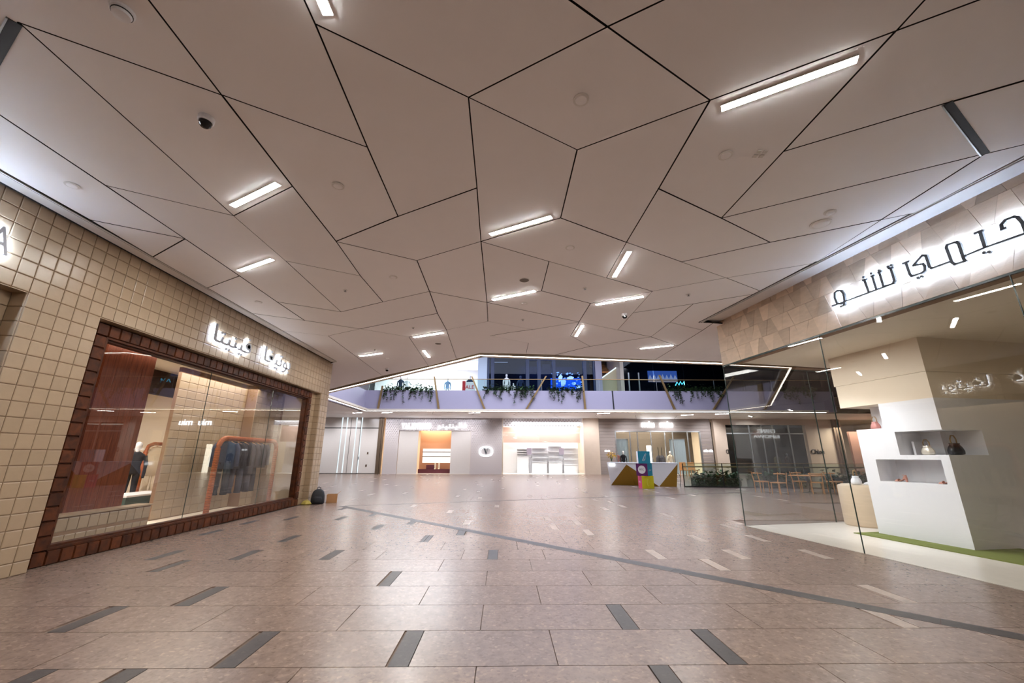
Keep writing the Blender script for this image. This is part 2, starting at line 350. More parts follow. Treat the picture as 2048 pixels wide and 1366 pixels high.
# ================================================================ CEILING
ZC = 4.714
CEIL = [[[-0.351,3.041],[0.782,2.368],[1.908,3.021],[0.775,3.689]],[[-0.351,3.041],[0.775,3.689],[0.774,5.006],[-0.374,5.684],[-0.354,4.37]],[[-0.351,3.041],[-0.354,4.37],[-1.495,5.026],[-1.497,3.706],[-1.482,2.397]],[[-0.351,3.041],[-1.482,2.397],[-1.514,1.032],[0.782,2.368]],[[-0.354,4.37],[-0.374,5.684],[-1.5,6.354],[-2.633,5.743],[-1.495,5.026]],[[5.302,6.286],[4.129,6.912],[3.027,6.29],[4.122,5.599],[5.283,4.939],[5.332,6.203],[5.301,6.221]],[[5.302,6.286],[5.133,7.51],[4.129,6.912]],[[-5.93,3.662],[-5.93,0.6],[-2.61,0.6],[-2.636,3.067],[-3.768,2.438]],[[-5.93,3.662],[-4.978,3.123],[-4.938,5.726],[-5.896,5.224]],[[2.989,7.591],[1.876,8.296],[0.745,7.627],[0.756,6.331],[1.903,6.972]],[[2.989,7.591],[4.129,6.912],[5.133,7.51],[5.106,7.685],[4.129,8.263],[2.989,8.878]],[[2.989,7.591],[1.903,6.972],[1.893,5.657],[4.129,6.912]],[[2.989,7.591],[2.987,10.205],[1.854,9.572],[1.876,8.296]],[[1.876,8.296],[1.854,9.572],[-0.381,8.299],[0.745,7.627]],[[-1.524,0.6],[3.038,0.6],[3.041,1.111],[0.782,2.368],[-1.514,1.032]],[[-1.524,0.6],[-1.514,1.032],[-2.256,0.6]],[[-0.781,12.821],[-1.637,13.697],[-1.531,10.341],[-0.406,9.599],[0.756,10.228],[0.155,10.517],[-0.396,10.867],[0.717,11.561],[0.716,12.907]],[[-1.637,13.697],[-2.803,14.87],[-2.674,11.035],[-1.531,10.341]],[[-3.768,2.438],[-3.775,4.14],[-3.787,5.071],[-4.953,4.439],[-4.978,3.123]],[[-3.768,2.438],[-2.636,3.067],[-2.641,4.397],[-3.787,5.071],[-3.775,4.14]],[[-2.636,3.067],[-2.61,0.6],[-2.256,0.6],[-1.514,1.032],[-1.482,2.397],[-1.497,3.706]],[[-2.636,3.067],[-1.497,3.706],[-1.495,5.026],[-2.633,5.743],[-2.641,4.397]],[[4.096,10.828],[5.229,11.759],[5.218,13.622],[1.678,13.013],[2.607,11.9]],[[4.096,10.828],[2.607,11.9],[1.838,10.799],[1.854,9.572]],[[4.096,10.828],[2.987,10.205],[2.989,8.878],[4.129,8.263],[4.121,9.545]],[[4.096,10.828],[4.121,9.545],[5.24,10.182],[5.229,11.759]],[[5.24,10.182],[5.217,9.578],[17.0,11.2],[17.0,15.2],[7.567,13.776],[5.218,13.622]],[[5.765,3.355],[5.592,4.763],[5.283,4.939],[5.265,3.642]],[[5.765,3.355],[5.265,3.642],[4.148,3.002],[5.978,1.951]],[[5.217,9.578],[5.24,10.182],[4.121,9.545],[4.129,8.263],[5.106,7.685],[4.827,9.524]],[[3.027,4.961],[3.037,3.665],[4.148,3.002],[5.265,3.642]],[[3.027,4.961],[5.265,3.642],[5.283,4.939],[4.122,5.599]],[[3.027,4.961],[4.122,5.599],[3.027,6.29],[1.893,5.657],[1.907,4.334]],[[3.027,4.961],[1.907,4.334],[1.908,3.021],[3.048,2.347]],[[-2.637,8.333],[-3.797,9.004],[-3.763,6.432],[-2.678,7.008]],[[-2.637,8.333],[-2.678,7.008],[-2.633,5.743],[-1.5,6.354],[-1.524,7.716]],[[-2.637,8.333],[-1.524,7.716],[-1.568,9.043],[-3.801,10.32],[-4.939,9.654],[-4.947,8.398],[-3.797,9.004]],[[-3.797,9.004],[-4.947,8.398],[-4.934,7.068],[-4.938,5.726],[-4.953,4.439],[-3.787,5.071],[-3.763,6.432]],[[0.775,3.689],[1.908,3.021],[1.907,4.334],[1.893,5.657],[0.774,5.006]],[[0.774,5.006],[1.893,5.657],[1.903,6.972],[0.756,6.331],[-0.374,5.684]],[[-3.787,5.071],[-2.641,4.397],[-2.633,5.743],[-2.678,7.008],[-3.763,6.432]],[[-0.406,9.599],[-1.531,10.341],[-1.568,9.043],[-1.524,7.716],[-0.381,8.299]],[[-0.406,9.599],[-0.381,8.299],[1.854,9.572],[0.756,10.228]],[[-1.531,10.341],[-2.674,11.035],[-3.801,10.32],[-1.568,9.043]],[[-4.938,5.726],[-4.934,7.068],[-5.93,7.655],[-5.93,6.345]],[[-4.938,5.726],[-5.93,6.345],[-5.896,5.224]],[[-2.674,11.035],[-2.803,14.87],[-5.083,16.917],[-4.918,11.005],[-3.801,10.32]],[[-1.524,7.716],[-1.5,6.354],[-0.374,5.684],[-0.381,8.299]],[[-5.93,7.655],[-4.934,7.068],[-4.947,8.398],[-4.939,9.654],[-5.93,9.167]],[[1.678,13.013],[0.716,12.907],[0.717,11.561],[1.838,10.799],[2.607,11.9]],[[5.547,4.789],[5.332,6.203],[5.283,4.939]],[[0.756,6.331],[0.745,7.627],[-0.381,8.299],[-0.374,5.684]],[[1.908,3.021],[0.782,2.368],[3.041,1.111],[3.048,2.347]],[[0.717,11.561],[-0.396,10.867],[0.155,10.517],[0.756,10.228],[1.854,9.572],[1.838,10.799]],[[-4.939,9.654],[-3.801,10.32],[-4.918,11.005],[-5.93,10.554],[-5.93,9.167]],[[3.958,0.6],[3.041,1.111],[3.038,0.6]],[[3.958,0.6],[6.021,0.6],[3.048,2.347],[3.041,1.111]],[[-5.93,14.2],[-5.93,10.554],[-4.918,11.005],[-5.083,16.917],[-10.6,22.4],[-11.6,19.9]],[[6.184,0.6],[5.978,1.951],[4.148,3.002],[3.037,3.665],[3.048,2.347],[6.021,0.6]],[[-2.61,0.6],[-2.608,0.395],[-2.256,0.6]]]
ceil_bm = MB()
ceil_bm.box(-30, 36, -13, 13.0, ZC + 0.30, ZC + 0.5)
ceil_bm.prism([(-30, 13.0), (-0.8, 13.0), (-10.7, 22.6), (-10.7, 31.2), (-10.7, 40), (-30, 40)], ZC + 0.30, ZC + 0.5)
ceil_bm.box(-10.7, 36, 31.0, 40, ZC + 0.30, ZC + 0.5)
ceil_bm.prism([(-0.8, 13.0), (36, 13.0), (36, 16.6), (17, 15.0)], ZC + 0.30, ZC + 0.5)
ceiling = struct('ceiling', ceil_bm, M['plenum'])
def ceil_panel(poly, z=ZC, gap=0.007, name='panel'):
    a = sum(poly[i][0] * poly[(i + 1) % len(poly)][1] - poly[(i + 1) % len(poly)][0] * poly[i][1] for i in range(len(poly)))
    if a < 0: poly = poly[::-1]
    q = inset(poly, gap)
    mb = MB().prism(q, z, z + 0.035); mb.mi = [0, 0] + [1] * (len(mb.f) - 2)  # panel sides coloured dark to paint shade into the seams
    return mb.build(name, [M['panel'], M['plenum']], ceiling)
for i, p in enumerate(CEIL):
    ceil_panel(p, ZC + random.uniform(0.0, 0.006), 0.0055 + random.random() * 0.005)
# behind the camera the same irregular panels go on
def rail_x(y): return 6.184 - (y - 0.6) * 0.152
back = [[(-5.93, 0.6), (-2.2, 0.6), (-3.1, -2.9), (-5.93, -2.0)], [(-2.2, 0.6), (1.4, 0.6), (0.5, -1.9), (-3.1, -2.9)], [(1.4, 0.6), (6.184, 0.6), (6.6, -2.6), (3.4, -3.4), (0.5, -1.9)],
        [(-5.93, -2.0), (-3.1, -2.9), (-2.4, -6.4), (-5.93, -6.9)], [(-3.1, -2.9), (0.5, -1.9), (3.4, -3.4), (2.2, -6.8), (-2.4, -6.4)], [(3.4, -3.4), (6.6, -2.6), (7.2, -7.0), (2.2, -6.8)],
        [(-5.93, -6.9), (-2.4, -6.4), (-1.2, -12), (-5.93, -12)], [(-2.4, -6.4), (2.2, -6.8), (3.0, -12), (-1.2, -12)], [(2.2, -6.8), (7.2, -7.0), (8.0, -12), (3.0, -12)]]
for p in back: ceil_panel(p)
# beyond the opening, over the far shop fronts and the side aisles
far_polys = []
ys = [31.05, 33.2, 36.5]
xs = [-30, -26.5, -23, -19, -15.5, -12.2, -8.6, -5.3, -2.1, 1.2, 4.4, 7.8, 11.1, 14.5, 17.9, 21.0, 25, 29, 34]
for j in range(2):
    for i in range(len(xs) - 1):
        s0 = 0.9 if j == 0 else -0.4; s1 = -0.4 if j == 0 else 0.7
        far_polys.append([(xs[i] + s0 * (j == 1) + 0.0, ys[j]), (xs[i + 1] + s0 * (j == 1), ys[j]), (xs[i + 1] + (s0 if j == 0 else s1) - (0.5 if j == 0 else 0) * 2.6, ys[j + 1]), (xs[i] + (s0 if j == 0 else s1) - (0.5 if j == 0 else 0) * 2.6, ys[j + 1])])
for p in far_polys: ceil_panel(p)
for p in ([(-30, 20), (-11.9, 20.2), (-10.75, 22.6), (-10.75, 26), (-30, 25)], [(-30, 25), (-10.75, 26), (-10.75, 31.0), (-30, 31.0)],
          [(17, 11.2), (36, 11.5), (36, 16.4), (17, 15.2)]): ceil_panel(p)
# trims between ceiling and shop fronts
t = MB()
t.box(-5.974, -5.95, -6, 14.28, ZC, ZC + 0.03); t.box(-6.20, -6.004, -6, 14.36, ZC + 0.015, ZC + 0.05)
t.prism([(-5.945, 14.28), (-6.02, 14.36), (-8.4, 16.5), (-8.3, 16.6)], ZC, ZC + 0.03); t.prism([(-6.03, 14.36), (-6.26, 14.56), (-8.5, 16.6), (-8.4, 16.55)], ZC + 0.01, ZC + 0.05)
tr1 = struct('trim_1', t, M['trim']); MB().box(-6.003, -5.933, -6, 14.27, ZC + 0.012, ZC + 0.028).box(-6.28, -6.201, -6, 14.5, ZC + 0.03, ZC + 0.05).build('gap_shade_strip', M['plenum'], tr1)  # dark strips close the trim gaps, painting in their shade
RS0 = Vector((5.465, 9.86, 0)); RD = Vector((0.134, -0.991, 0)).normalized(); RN = Vector((-RD.y, RD.x, 0))
def R(u, w, z): 
    p = RS0 + RD * u + RN * w; return (p.x, p.y, z)
def rbox(mb, u0, u1, w0, w1, z0, z1, mi=0):
    return mb.hull([R(u0, w0, z0), R(u0, w1, z0), R(u1, w1, z0), R(u1, w0, z0)], [R(u0, w0, z1), R(u0, w1, z1), R(u1, w1, z1), R(u1, w0, z1)], mi)
def rail_pt(y, off): 
    v = Vector((0.152, -1)).normalized(); n = Vector((1, 0.152)).normalized(); return (rail_x(y) + n.x * off, y + n.y * off)
t = MB()
def rstrip(o0, o1, z):
    t.prism([rail_pt(9.50, o0), rail_pt(-8, o0), rail_pt(-8, o1), rail_pt(9.50, o1)], z, z + 0.03)
rstrip(0.032, 0.048, ZC - 0.002); rstrip(0.080, 0.10, ZC - 0.002)
q0 = rail_pt(9.52, 0.13); q1 = rail_pt(-8, 0.13)
t.prism([q0, q1, R(16, 0, 0)[:2], R(0.0, 0.0, 0)[:2]], ZC + 0.1, ZC + 0.13)
t2 = MB().prism([rail_pt(9.5, 0.003), rail_pt(-8, 0.003), rail_pt(-8, 0.128), rail_pt(9.5, 0.128)], ZC + 0.012, ZC + 0.028)  # dark backing strip, shade of the gaps put into its colour
rt2 = struct('trim_2', t, M['trim']); t2.build('gap_shade_strip', M['plenum'], rt2)
# ceiling slots, their shaded depth painted as dark strips on the panels
for nm, a, b, w, lab in (('ceiling_slot', (4.15, 3.00), (5.26, 3.64), 0.075, 'long slot painted dark in the ceiling by the right shop fascia'),
                         ('ceiling_slot', (-3.79, 2.43), (-4.9, 3.1), 0.085, 'wide slot painted dark in the ceiling at the upper left edge')):
    A, B = Vector(a), Vector(b); dd = (B - A).normalized(); nn = Vector((-dd.y, dd.x)) * w / 2
    th = thing(nm, lab, 'ceiling slot', ((A.x + B.x) / 2, (A.y + B.y) / 2, ZC))
    MB().prism([A + nn, B + nn, B - nn, A - nn], ZC - 0.004, ZC + 0.004).build('slot_shade', M['dark'], th)
    n3 = nn.normalized() * 0.012
    MB().prism([A + nn, B + nn, B + nn - n3, A + nn - n3], ZC - 0.012, ZC - 0.002).build('slot_edge', M['steel'], th)
# ---------------------------------------------------------------- ceiling strip lamps
LAMPS = [((-1.37, 1.5), (-1.35, 2.32), 'strip lamp cut by the top edge of the photo'),
 ((2.06, 3.10), (2.93, 2.58), 'long bright ceiling strip lamp nearest the upper right corner'),
 ((-3.64, 4.82), (-2.79, 4.34), 'ceiling strip lamp above the left shop, the nearer of two'),
 ((-4.79, 6.83), (-3.95, 6.36), 'ceiling strip lamp above the left shop, the farther of two'),
 ((-0.22, 5.46), (0.64, 4.97), 'ceiling strip lamp in the middle of the ceiling'),
 ((2.03, 6.90), (2.02, 5.93), 'steep ceiling strip lamp right of the middle, the nearer of two'),
 ((-0.25, 8.12), (0.61, 7.61), 'ceiling strip lamp just beyond the grey round speaker'),
 ((2.01, 8.35), (2.88, 7.84), 'ceiling strip lamp beside the small dome camera right of centre'),
 ((-2.53, 11.03), (-1.66, 10.57), 'ceiling strip lamp left of centre near the opening edge'),
 ((1.99, 10.79), (1.99, 9.81), 'steep ceiling strip lamp right of the middle, the farther of two'),
 ((4.21, 12.09), (5.05, 11.65), 'ceiling strip lamp close to the corner of the stone fascia'),
 ((-4.81, 13.36), (-3.97, 12.92), 'ceiling strip lamp past the end of the left shop'),
 ((-2.54, 12.55), (-2.53, 13.43), 'short steep strip lamp beside the lit opening edge'),
 ((-11.8, 32.5), (-11.0, 32.08), 'far strip lamp over the grey panelled front'),
 ((-9.45, 32.19), (-8.61, 31.85), 'far strip lamp over the studded front, left end'),
 ((-2.65, 32.05), (-1.81, 31.63), 'far strip lamp over the studded front, right end'),
 ((7.32, 31.94), (8.15, 31.51), 'far strip lamp over the beige pillar'),
 ((14.3, 32.9), (15.1, 32.5), 'far strip lamp over the grey timber front'),
 ((16.6, 31.95), (17.4, 31.5), 'far strip lamp behind the stone fascia corner'),
 ((-9.5, 15.8), (-10.3, 16.3), 'strip lamp hidden beyond the left shop corner'),
 ((9.5, 12.6), (10.4, 12.1), 'strip lamp behind the right shop'), ((13.5, 13.2), (14.4, 12.7), 'strip lamp behind the right shop, far end'),
 ((-14.5, 24.5), (-13.6, 24.0), 'strip lamp in the left aisle, near'), ((-15.5, 29), (-14.7, 28.5), 'strip lamp in the left aisle, far'),
 ((-3.6, -1.6), (-2.7, -2.1), 'strip lamp behind the viewer, left'), ((1.9, -4.5), (2.8, -5.0), 'strip lamp behind the viewer, right'), ((-2.5, -9), (-1.7, -9.5), 'strip lamp far behind the viewer')]
for k, (a, b, lab) in enumerate(LAMPS):
    A, B = Vector(a), Vector(b); dd = (B - A).normalized(); nn = Vector((-dd.y, dd.x)); w = 0.036 if k < 13 else 0.055
    th = thing('strip_lamp', lab, 'ceiling lamp', ((A.x + B.x) / 2, (A.y + B.y) / 2, ZC), group='ceiling strip lamps')
    e = dd * 0.006; f = nn * 0.006
    MB().prism([A - e + nn * w + f, B + e + nn * w + f, B + e - nn * w - f, A - e - nn * w - f], ZC - 0.010, ZC - 0.0005).build('housing', M['trim'], th)
    MB().prism([A + nn * w, B + nn * w, B - nn * w, A - nn * w], ZC - 0.0125, ZC - 0.0098).build('diffuser', M['strip'], th)
# ---------------------------------------------------------------- the opening to the upper floor: lit edge
def edge_line(name, pts, w, z, m, h=0.012, parent=None):
    mb = MB()
    for (a, b) in zip(pts, pts[1:]):
        A, B = Vector(a), Vector(b); dd = (B - A).normalized(); nn = Vector((-dd.y, dd.x)) * w / 2
        mb.prism([A + nn - dd * w / 2, B + nn + dd * w / 2, B - nn + dd * w / 2, A - nn - dd * w / 2], z, z + h)
    return mb.build(name, m, parent)
V1, V2, V3, V4, V5 = (-0.80, 13.09), (-10.25, 22.45), (-10.25, 30.75), (24.0, 30.15), (24.0, 15.95)
edge = thing('opening_edge_light', 'continuous thin light line around the ceiling opening to the upper floor', 'edge light', (-0.8, 13.1, ZC))
edge_line('light_line', [V4, V3, V2, V1, (17, 15.05)], 0.06, ZC - 0.02, M['led'], parent=edge)
bd = MB()
for a, b, off in ((V2, V1, 1), (V1, (17, 15.05), 1), (V3, V2, 1), (V4, V3, 1)):
    A, B = Vector(a), Vector(b); dd = (B - A).normalized(); nn = Vector((-dd.y, dd.x))
    bd.prism([A - dd * 0.05 + nn * -0.06, B + dd * 0.05 + nn * -0.06, B + dd * 0.05 + nn * 0.26, A - dd * 0.05 + nn * 0.26], ZC - 0.012, ZC + 0.12)
bd.build('border', M['cream'], edge)
# ================================================================ FLOOR
ROW, Y00, TL = 0.65, 3.57, 1.285
DARK = [(0, -2.65), (0, -2.04), (1, -3.92), (2, -3.32), (4, -4.69), (5, -5.26), (5, -4.02), (7, -4.0), (8, -5.89), (10, -5.89), (11, -5.25), (3, -1.43), (5, -2.68), (5, -0.15), (7, -1.43), (9, -2.73), (8, -0.84), (10, -2.12), (12, -3.42), (11, -4.02), (14, -4.69), (0, 1.78), (-1, 1.17), (1, 1.17), (0, -0.77), (-1, -2.66)]
DARK[0] = (-1, -3.3)
LIGHT = [(5, 2.45), (4, 3.07), (5, 3.74), (7, 3.73), (7, 4.89), (5, 5.03), (2, 4.4), (1, 3.76), (9, 5.07), (12, 4.37), (10, 5.55), (13, -1.48), (10, -0.84), (11, 1.12), (9, 1.13), (10, 1.76), (8, 1.76), (15, 2.38), (14, 3.04), (17, 3.69), (15, 3.75), (19, -0.86), (20, 1.05), (20, 1.77), (15, -0.19), (15, -2.77)]
rf = random.Random(3)
for r in range(18, 50, 2):
    for x in range(-9, 12, 4): LIGHT.append((r + rf.randint(0, 1), x + rf.uniform(-1.4, 1.4)))
floor = struct('floor', MB().box(-32, 36, -13, 42, -0.25, -0.012), M['joint'])
PH = {-1: -0.186, 0: 0.424, 1: -0.193, 2: -0.872, 3: -0.20, 4: 0.41}
cells = []
for r in range(-8, 51):
    y0 = Y00 + r * ROW; y1 = y0 + ROW
    cuts = []
    for rr, x in DARK:
        if rr == r: cuts.append((x - 0.078, x + 0.078, 'd'))
    for rr, x in LIGHT:
        if rr == r and not any(abs(x - (c[0] + c[1]) / 2) < 0.3 for c in cuts): cuts.append((x - 0.078, x + 0.078, 'l'))
    ph = PH.get(r, rf.uniform(0, TL))
    xl, xr = (-6.5, 5.6) if r < 10 else ((-6.3, 9.5) if r < 17 else (-30.0, 30.0))
    xr = 9.0 if r < 10 else xr
    edges = sorted({xl, xr} | {ph + TL * k for k in range(-40, 40) if xl + 0.2 < ph + TL * k < xr - 0.2} | {e for c in cuts for e in c[:2]})
    for a, b in zip(edges, edges[1:]):
        mid = (a + b) / 2; k = 's'
        for c in cuts:
            if c[0] - 1e-4 < mid < c[1] + 1e-4: k = c[2]
        if b - a > 0.05: cells.append((a, b, y0, y1, k))
def in_shop(a, b, y):     # under the right shop's own floor
    return y < 10.2 and a > 5.465 + (9.86 - y) * 0.135 + 0.15
cells = [c for c in cells if not in_shop(c[0], c[1], c[2])]
def vis(c): 
    x, y = (c[0] + c[1]) / 2, (c[2] + c[3]) / 2
    return y > 2.9 and abs(x) < 1.35 * y
near = sorted([c for c in cells if vis(c) and c[4] == 's'], key=lambda c: ((c[0] + c[1]) / 2) ** 2 + c[2] ** 2)[:285]
ns = set(near)
G = 0.0022
rest = MB(); cache = {}
for c in cells:
    a, b, y0, y1, k = c
    w, h = b - a - 2 * G, y1 - y0 - 2 * G
    if c in ns or (k in 'dl' and y0 < 16):
        key = (round(w, 3), k)
        if key not in cache:
            m = MB(); e = 0.0015
            m.add([(-w / 2, -h / 2, -0.012), (w / 2, -h / 2, -0.012), (w / 2, h / 2, -0.012), (-w / 2, h / 2, -0.012), (-w / 2 + e, -h / 2 + e, 0), (w / 2 - e, -h / 2 + e, 0), (w / 2 - e, h / 2 - e, 0), (-w / 2 + e, h / 2 - e, 0)],
                  [(4, 5, 6, 7), (0, 1, 5, 4), (1, 2, 6, 5), (2, 3, 7, 6), (3, 0, 4, 7)])
            cache[key] = m.mesh('slab', M[{'s': 'slab', 'd': 'slabd', 'l': 'slabl'}[k]])
        inst({'s': 'slab', 'd': 'dark_inlay', 'l': 'pale_inlay'}[k], cache[key], ((a + b) / 2, (y0 + y1) / 2, 0), floor)
    else:
        rest.add([(a + G, y0 + G, 0), (b - G, y0 + G, 0), (b - G, y1 - G, 0), (a + G, y1 - G, 0)], [(0, 1, 2, 3)], {'s': 0, 'd': 1, 'l': 2}[k])
o = rest.build('slab_field', [M['slab'], M['slabd'], M['slabl']], floor); o['kind'] = 'stuff'
def band(pts, w, n):
    A, B = Vector(pts[0]), Vector(pts[1]); dd = (B - A).normalized(); nn = Vector((-dd.y, dd.x)) * w / 2; L = (B - A).length / n
    for i in range(n):
        p, q = A + dd * (L * i + 0.002), A + dd * (L * (i + 1) - 0.002)
        MB().prism([p + nn, q + nn, q - nn, p - nn], -0.004, 0.0015).build('dark_band', M['slabd'], floor)
band(((-4.95, 13.55), (6.0, 2.53)), 0.205, 12)
band(((-4.9, 13.63), (14.5, 20.0)), 0.10, 14)
# ================================================================ LEFT SHOP: tiled wall
WX, TS = -6.281, 0.2
YL = [5.327 + TS * k for k in range(-37, 48)]
ZL = [0.0] + [0.1646 + TS * k for k in range(0, 24)]
OY0, OY1, OZ = 6.127, 14.127, 3.5646       # display window opening
NY0, NY1 = 1.527, 5.127                    # doorway recess at the left edge of the photo
wb = MB()
wb.box(-6.6, WX, -2.07, NY0, 0, 4.95); wb.box(-6.6, WX, NY1, OY0, 0, 4.95); wb.box(-6.6, WX, OY1, 14.72, 0, 4.95)
wb.box(-6.6, WX, NY0, NY1, OZ, 4.95); wb.box(-6.6, WX, OY0, OY1, OZ, 4.95)
wb.box(-6.62, -6.49, NY0, NY1, 0, OZ); wb.box(-6.62, -6.47, 13.72, OY1, 0, OZ)
wb.prism([(WX, 14.72), (-6.6, 14.72), (-12.3, 20.0), (-12.0, 20.3)], 0, 4.95)
wb.box(-6.6, WX, -13, -2.07, 0, 4.95)
wall_left = struct('wall_left', wb, M['grout'])
def tile_mesh(w, h, m='tile'):
    t = MB(); e = 0.006; p = 0.012
    a, b = w / 2 - 0.0022, h / 2 - 0.0022
    t.add([(0, -a, -b), (0, a, -b), (0, a, b), (0, -a, b), (p * 0.7, -a + 0.003, -b + 0.003), (p * 0.7, a - 0.003, -b + 0.003), (p * 0.7, a - 0.003, b - 0.003), (p * 0.7, -a + 0.003, b - 0.003),
           (p, -a + e + 0.006, -b + e + 0.006), (p, a - e - 0.006, -b + e + 0.006), (p, a - e - 0.006, b - e - 0.006), (p, -a + e + 0.006, b - e - 0.006)],
          [(0, 1, 5, 4), (1, 2, 6, 5), (2, 3, 7, 6), (3, 0, 4, 7), (4, 5, 9, 8), (5, 6, 10, 9), (6, 7, 11, 10), (7, 4, 8, 11), (8, 9, 10, 11)])
    return t
tcache = {}
slots = []
for i in range(len(YL) - 1):
    for j in range(len(ZL) - 1):
        yc, zc = (YL[i] + YL[i + 1]) / 2, (ZL[j] + ZL[j + 1]) / 2
        if OY0 < yc < OY1 and zc < OZ: continue
        if NY0 < yc < NY1 and zc < OZ: continue
        slots.append((WX, yc, zc, TS, ZL[j + 1] - ZL[j], 0.0))
        if yc > 14.7: slots.pop()
for j in range(len(ZL) - 1):
    zc, h = (ZL[j] + ZL[j + 1]) / 2, ZL[j + 1] - ZL[j]
    if zc > OZ: continue
    for yc in (13.827, 14.027): slots.append((-6.47, yc, zc, TS, h, 0.0))
    slots.append((WX - 0.095, OY1, zc, 0.19, h, -math.pi / 2)); slots.append((WX - 0.10, NY1, zc, 0.2, h, -math.pi / 2))
    for k in range(4): slots.append((-6.49, 4.427 + 0.2 * k, zc, TS, h, 0.0))
def seen(s): return s[1] > 3.9 + (4.78 - s[2]) * 0.0 and (s[1] > 4.2 + max(0, (3.2 - s[2])) * 0.55)
order = sorted([s for s in slots if seen(s)], key=lambda s: (s[1] ** 2 + s[0] ** 2 + (s[2] - EYE) ** 2))
nearset = set(order[:292])
restt = MB()
for s in slots:
    key = (round(s[3], 3), round(s[4], 3))
    if key not in tcache: tb = tile_mesh(s[3], s[4]); tcache[key] = (tb, tb.mesh('tile', M['tile']))
    if s in nearset: inst('tile', tcache[key][1], s[:3], wall_left, (0, 0, s[5]))
    else:
        c, sn = math.cos(s[5]), math.sin(s[5])
        restt.add([(v[0] * c - v[1] * sn + s[0], v[0] * sn + v[1] * c + s[1], v[2] + s[2]) for v in tcache[key][0].v], tcache[key][0].f)
# soffit tiles of the two recesses
o = restt.build('tile_field', M['tile'], wall_left); o['kind'] = 'stuff'
sof = MB()
for k in range(40): sof.box(-6.47, WX - 0.002, OY0 + 0.2 * k + 0.003, OY0 + 0.2 * k + 0.197, OZ - 0.010, OZ)
for k in range(18): sof.box(-6.49, WX - 0.002, NY0 + 0.2 * k + 0.003, NY0 + 0.2 * k + 0.197, OZ - 0.010, OZ)
o = sof.build('soffit_tiles', M['tile'], wall_left); o['kind'] = 'stuff'
# ---------------------------------------------------------------- window with a frame of dark glazed blocks
FX, FY0, FY1, FZ1 = -6.42, 6.26, 13.76, 3.54
win = struct('window_1', MB().box(-6.60, FX - 0.02, FY0, FY0 + 0.22, 0, FZ1).box(-6.60, FX - 0.02, FY1 - 0.22, FY1, 0, FZ1).box(-6.60, FX - 0.02, FY0, FY1, 0, 0.21).box(-6.60, FX - 0.02, FY0, FY1, FZ1 - 0.22, FZ1), M['woodf'])
win['label'] = 'large shop window framed in dark brown glazed blocks'
def block(w, h):
    t = MB(); p = 0.03; e = 0.012; a, b = w / 2 - 0.004, h / 2 - 0.004
    return t.add([(-0.02, -a, -b), (-0.02, a, -b), (-0.02, a, b), (-0.02, -a, b), (p - 0.02, -a + e, -b + e), (p - 0.02, a - e, -b + e), (p - 0.02, a - e, b - e), (p - 0.02, -a + e, b - e)],
                 [(4, 5, 6, 7), (0, 1, 5, 4), (1, 2, 6, 5), (2, 3, 7, 6), (3, 0, 4, 7)]).mesh('frame_block', M['woodf'])
nv = 17; hv = (FZ1 - 0.4) / 16
bv, bh = block(0.2, hv), block((FY1 - FY0 - 0.4) / 36, 0.2)
bc = block(0.2, 0.2)
for k in range(16):
    for yy in (FY0 + 0.1, FY1 - 0.1): inst('frame_block', bv, (FX, yy, 0.2 + hv * (k + 0.5)), win)
for yy in (FY0 + 0.1, FY1 - 0.1):
    for zz in (0.1, FZ1 - 0.1): inst('frame_block', bc, (FX, yy, zz), win)
wv = (FY1 - FY0 - 0.4) / 36
for k in range(36):
    for zz in (0.1, FZ1 - 0.1): inst('frame_block', bh, (FX, FY0 + 0.2 + wv * (k + 0.5), zz), win)
ml = MB()
gy0, gy1, gz0, gz1 = FY0 + 0.2, FY1 - 0.2, 0.2, FZ1 - 0.2
def mould(off0, off1, x0, x1):
    ml.box(x1, x0, gy0 + off0, gy0 + off1, gz0 + off0, gz1 - off0); ml.box(x1, x0, gy1 - off1, gy1 - off0, gz0 + off0, gz1 - off0)
    ml.box(x1, x0, gy0 + off1, gy1 - off1, gz0 + off0, gz0 + off1); ml.box(x1, x0, gy0 + off1, gy1 - off1, gz1 - off1, gz1 - off0)
mould(0.0, 0.03, -6.425, -6.60); mould(0.03, 0.06, -6.47, -6.60)
ml.build('moulding', M['woodf'], win)
for a, b in ((gy0 + 0.05, 9.08), (9.09, 11.62), (11.63, gy1 - 0.05)):
    MB().box(-6.532, -6.52, a, b, gz0 + 0.05, gz1 - 0.05).build('pane', M['glass'], win)
for y in (9.085, 11.625): MB().box(-6.532, -6.52, y - 0.004, y + 0.004, gz0 + 0.05, gz1 - 0.05).build('pane_joint', M['edge'], win)
# ---------------------------------------------------------------- left shop, inside
struct('floor_left_shop', MB().box(-16, -6.6, 5.1, 14.7, 0.0, 0.06), M['cream'])
struct('ceiling_left_shop', MB().box(-16, -6.6, 5.1, 14.7, 3.62, 3.75), M['cream'])
struct('wall_left_shop_back', MB().box(-16.2, -16, 5.1, 14.7, 0, 3.7), M['greypan'])
struct('wall_left_shop_end', MB().box(-16, -6.6, 4.95, 5.1, 0, 3.7), M['woodpanel'])
struct('wall_left_shop_partition', MB().prism([(-16, 14.55), (-6.62, 14.55), (-6.62, 14.7), (-16, 14.7)], 0, 3.7), M['cream'])
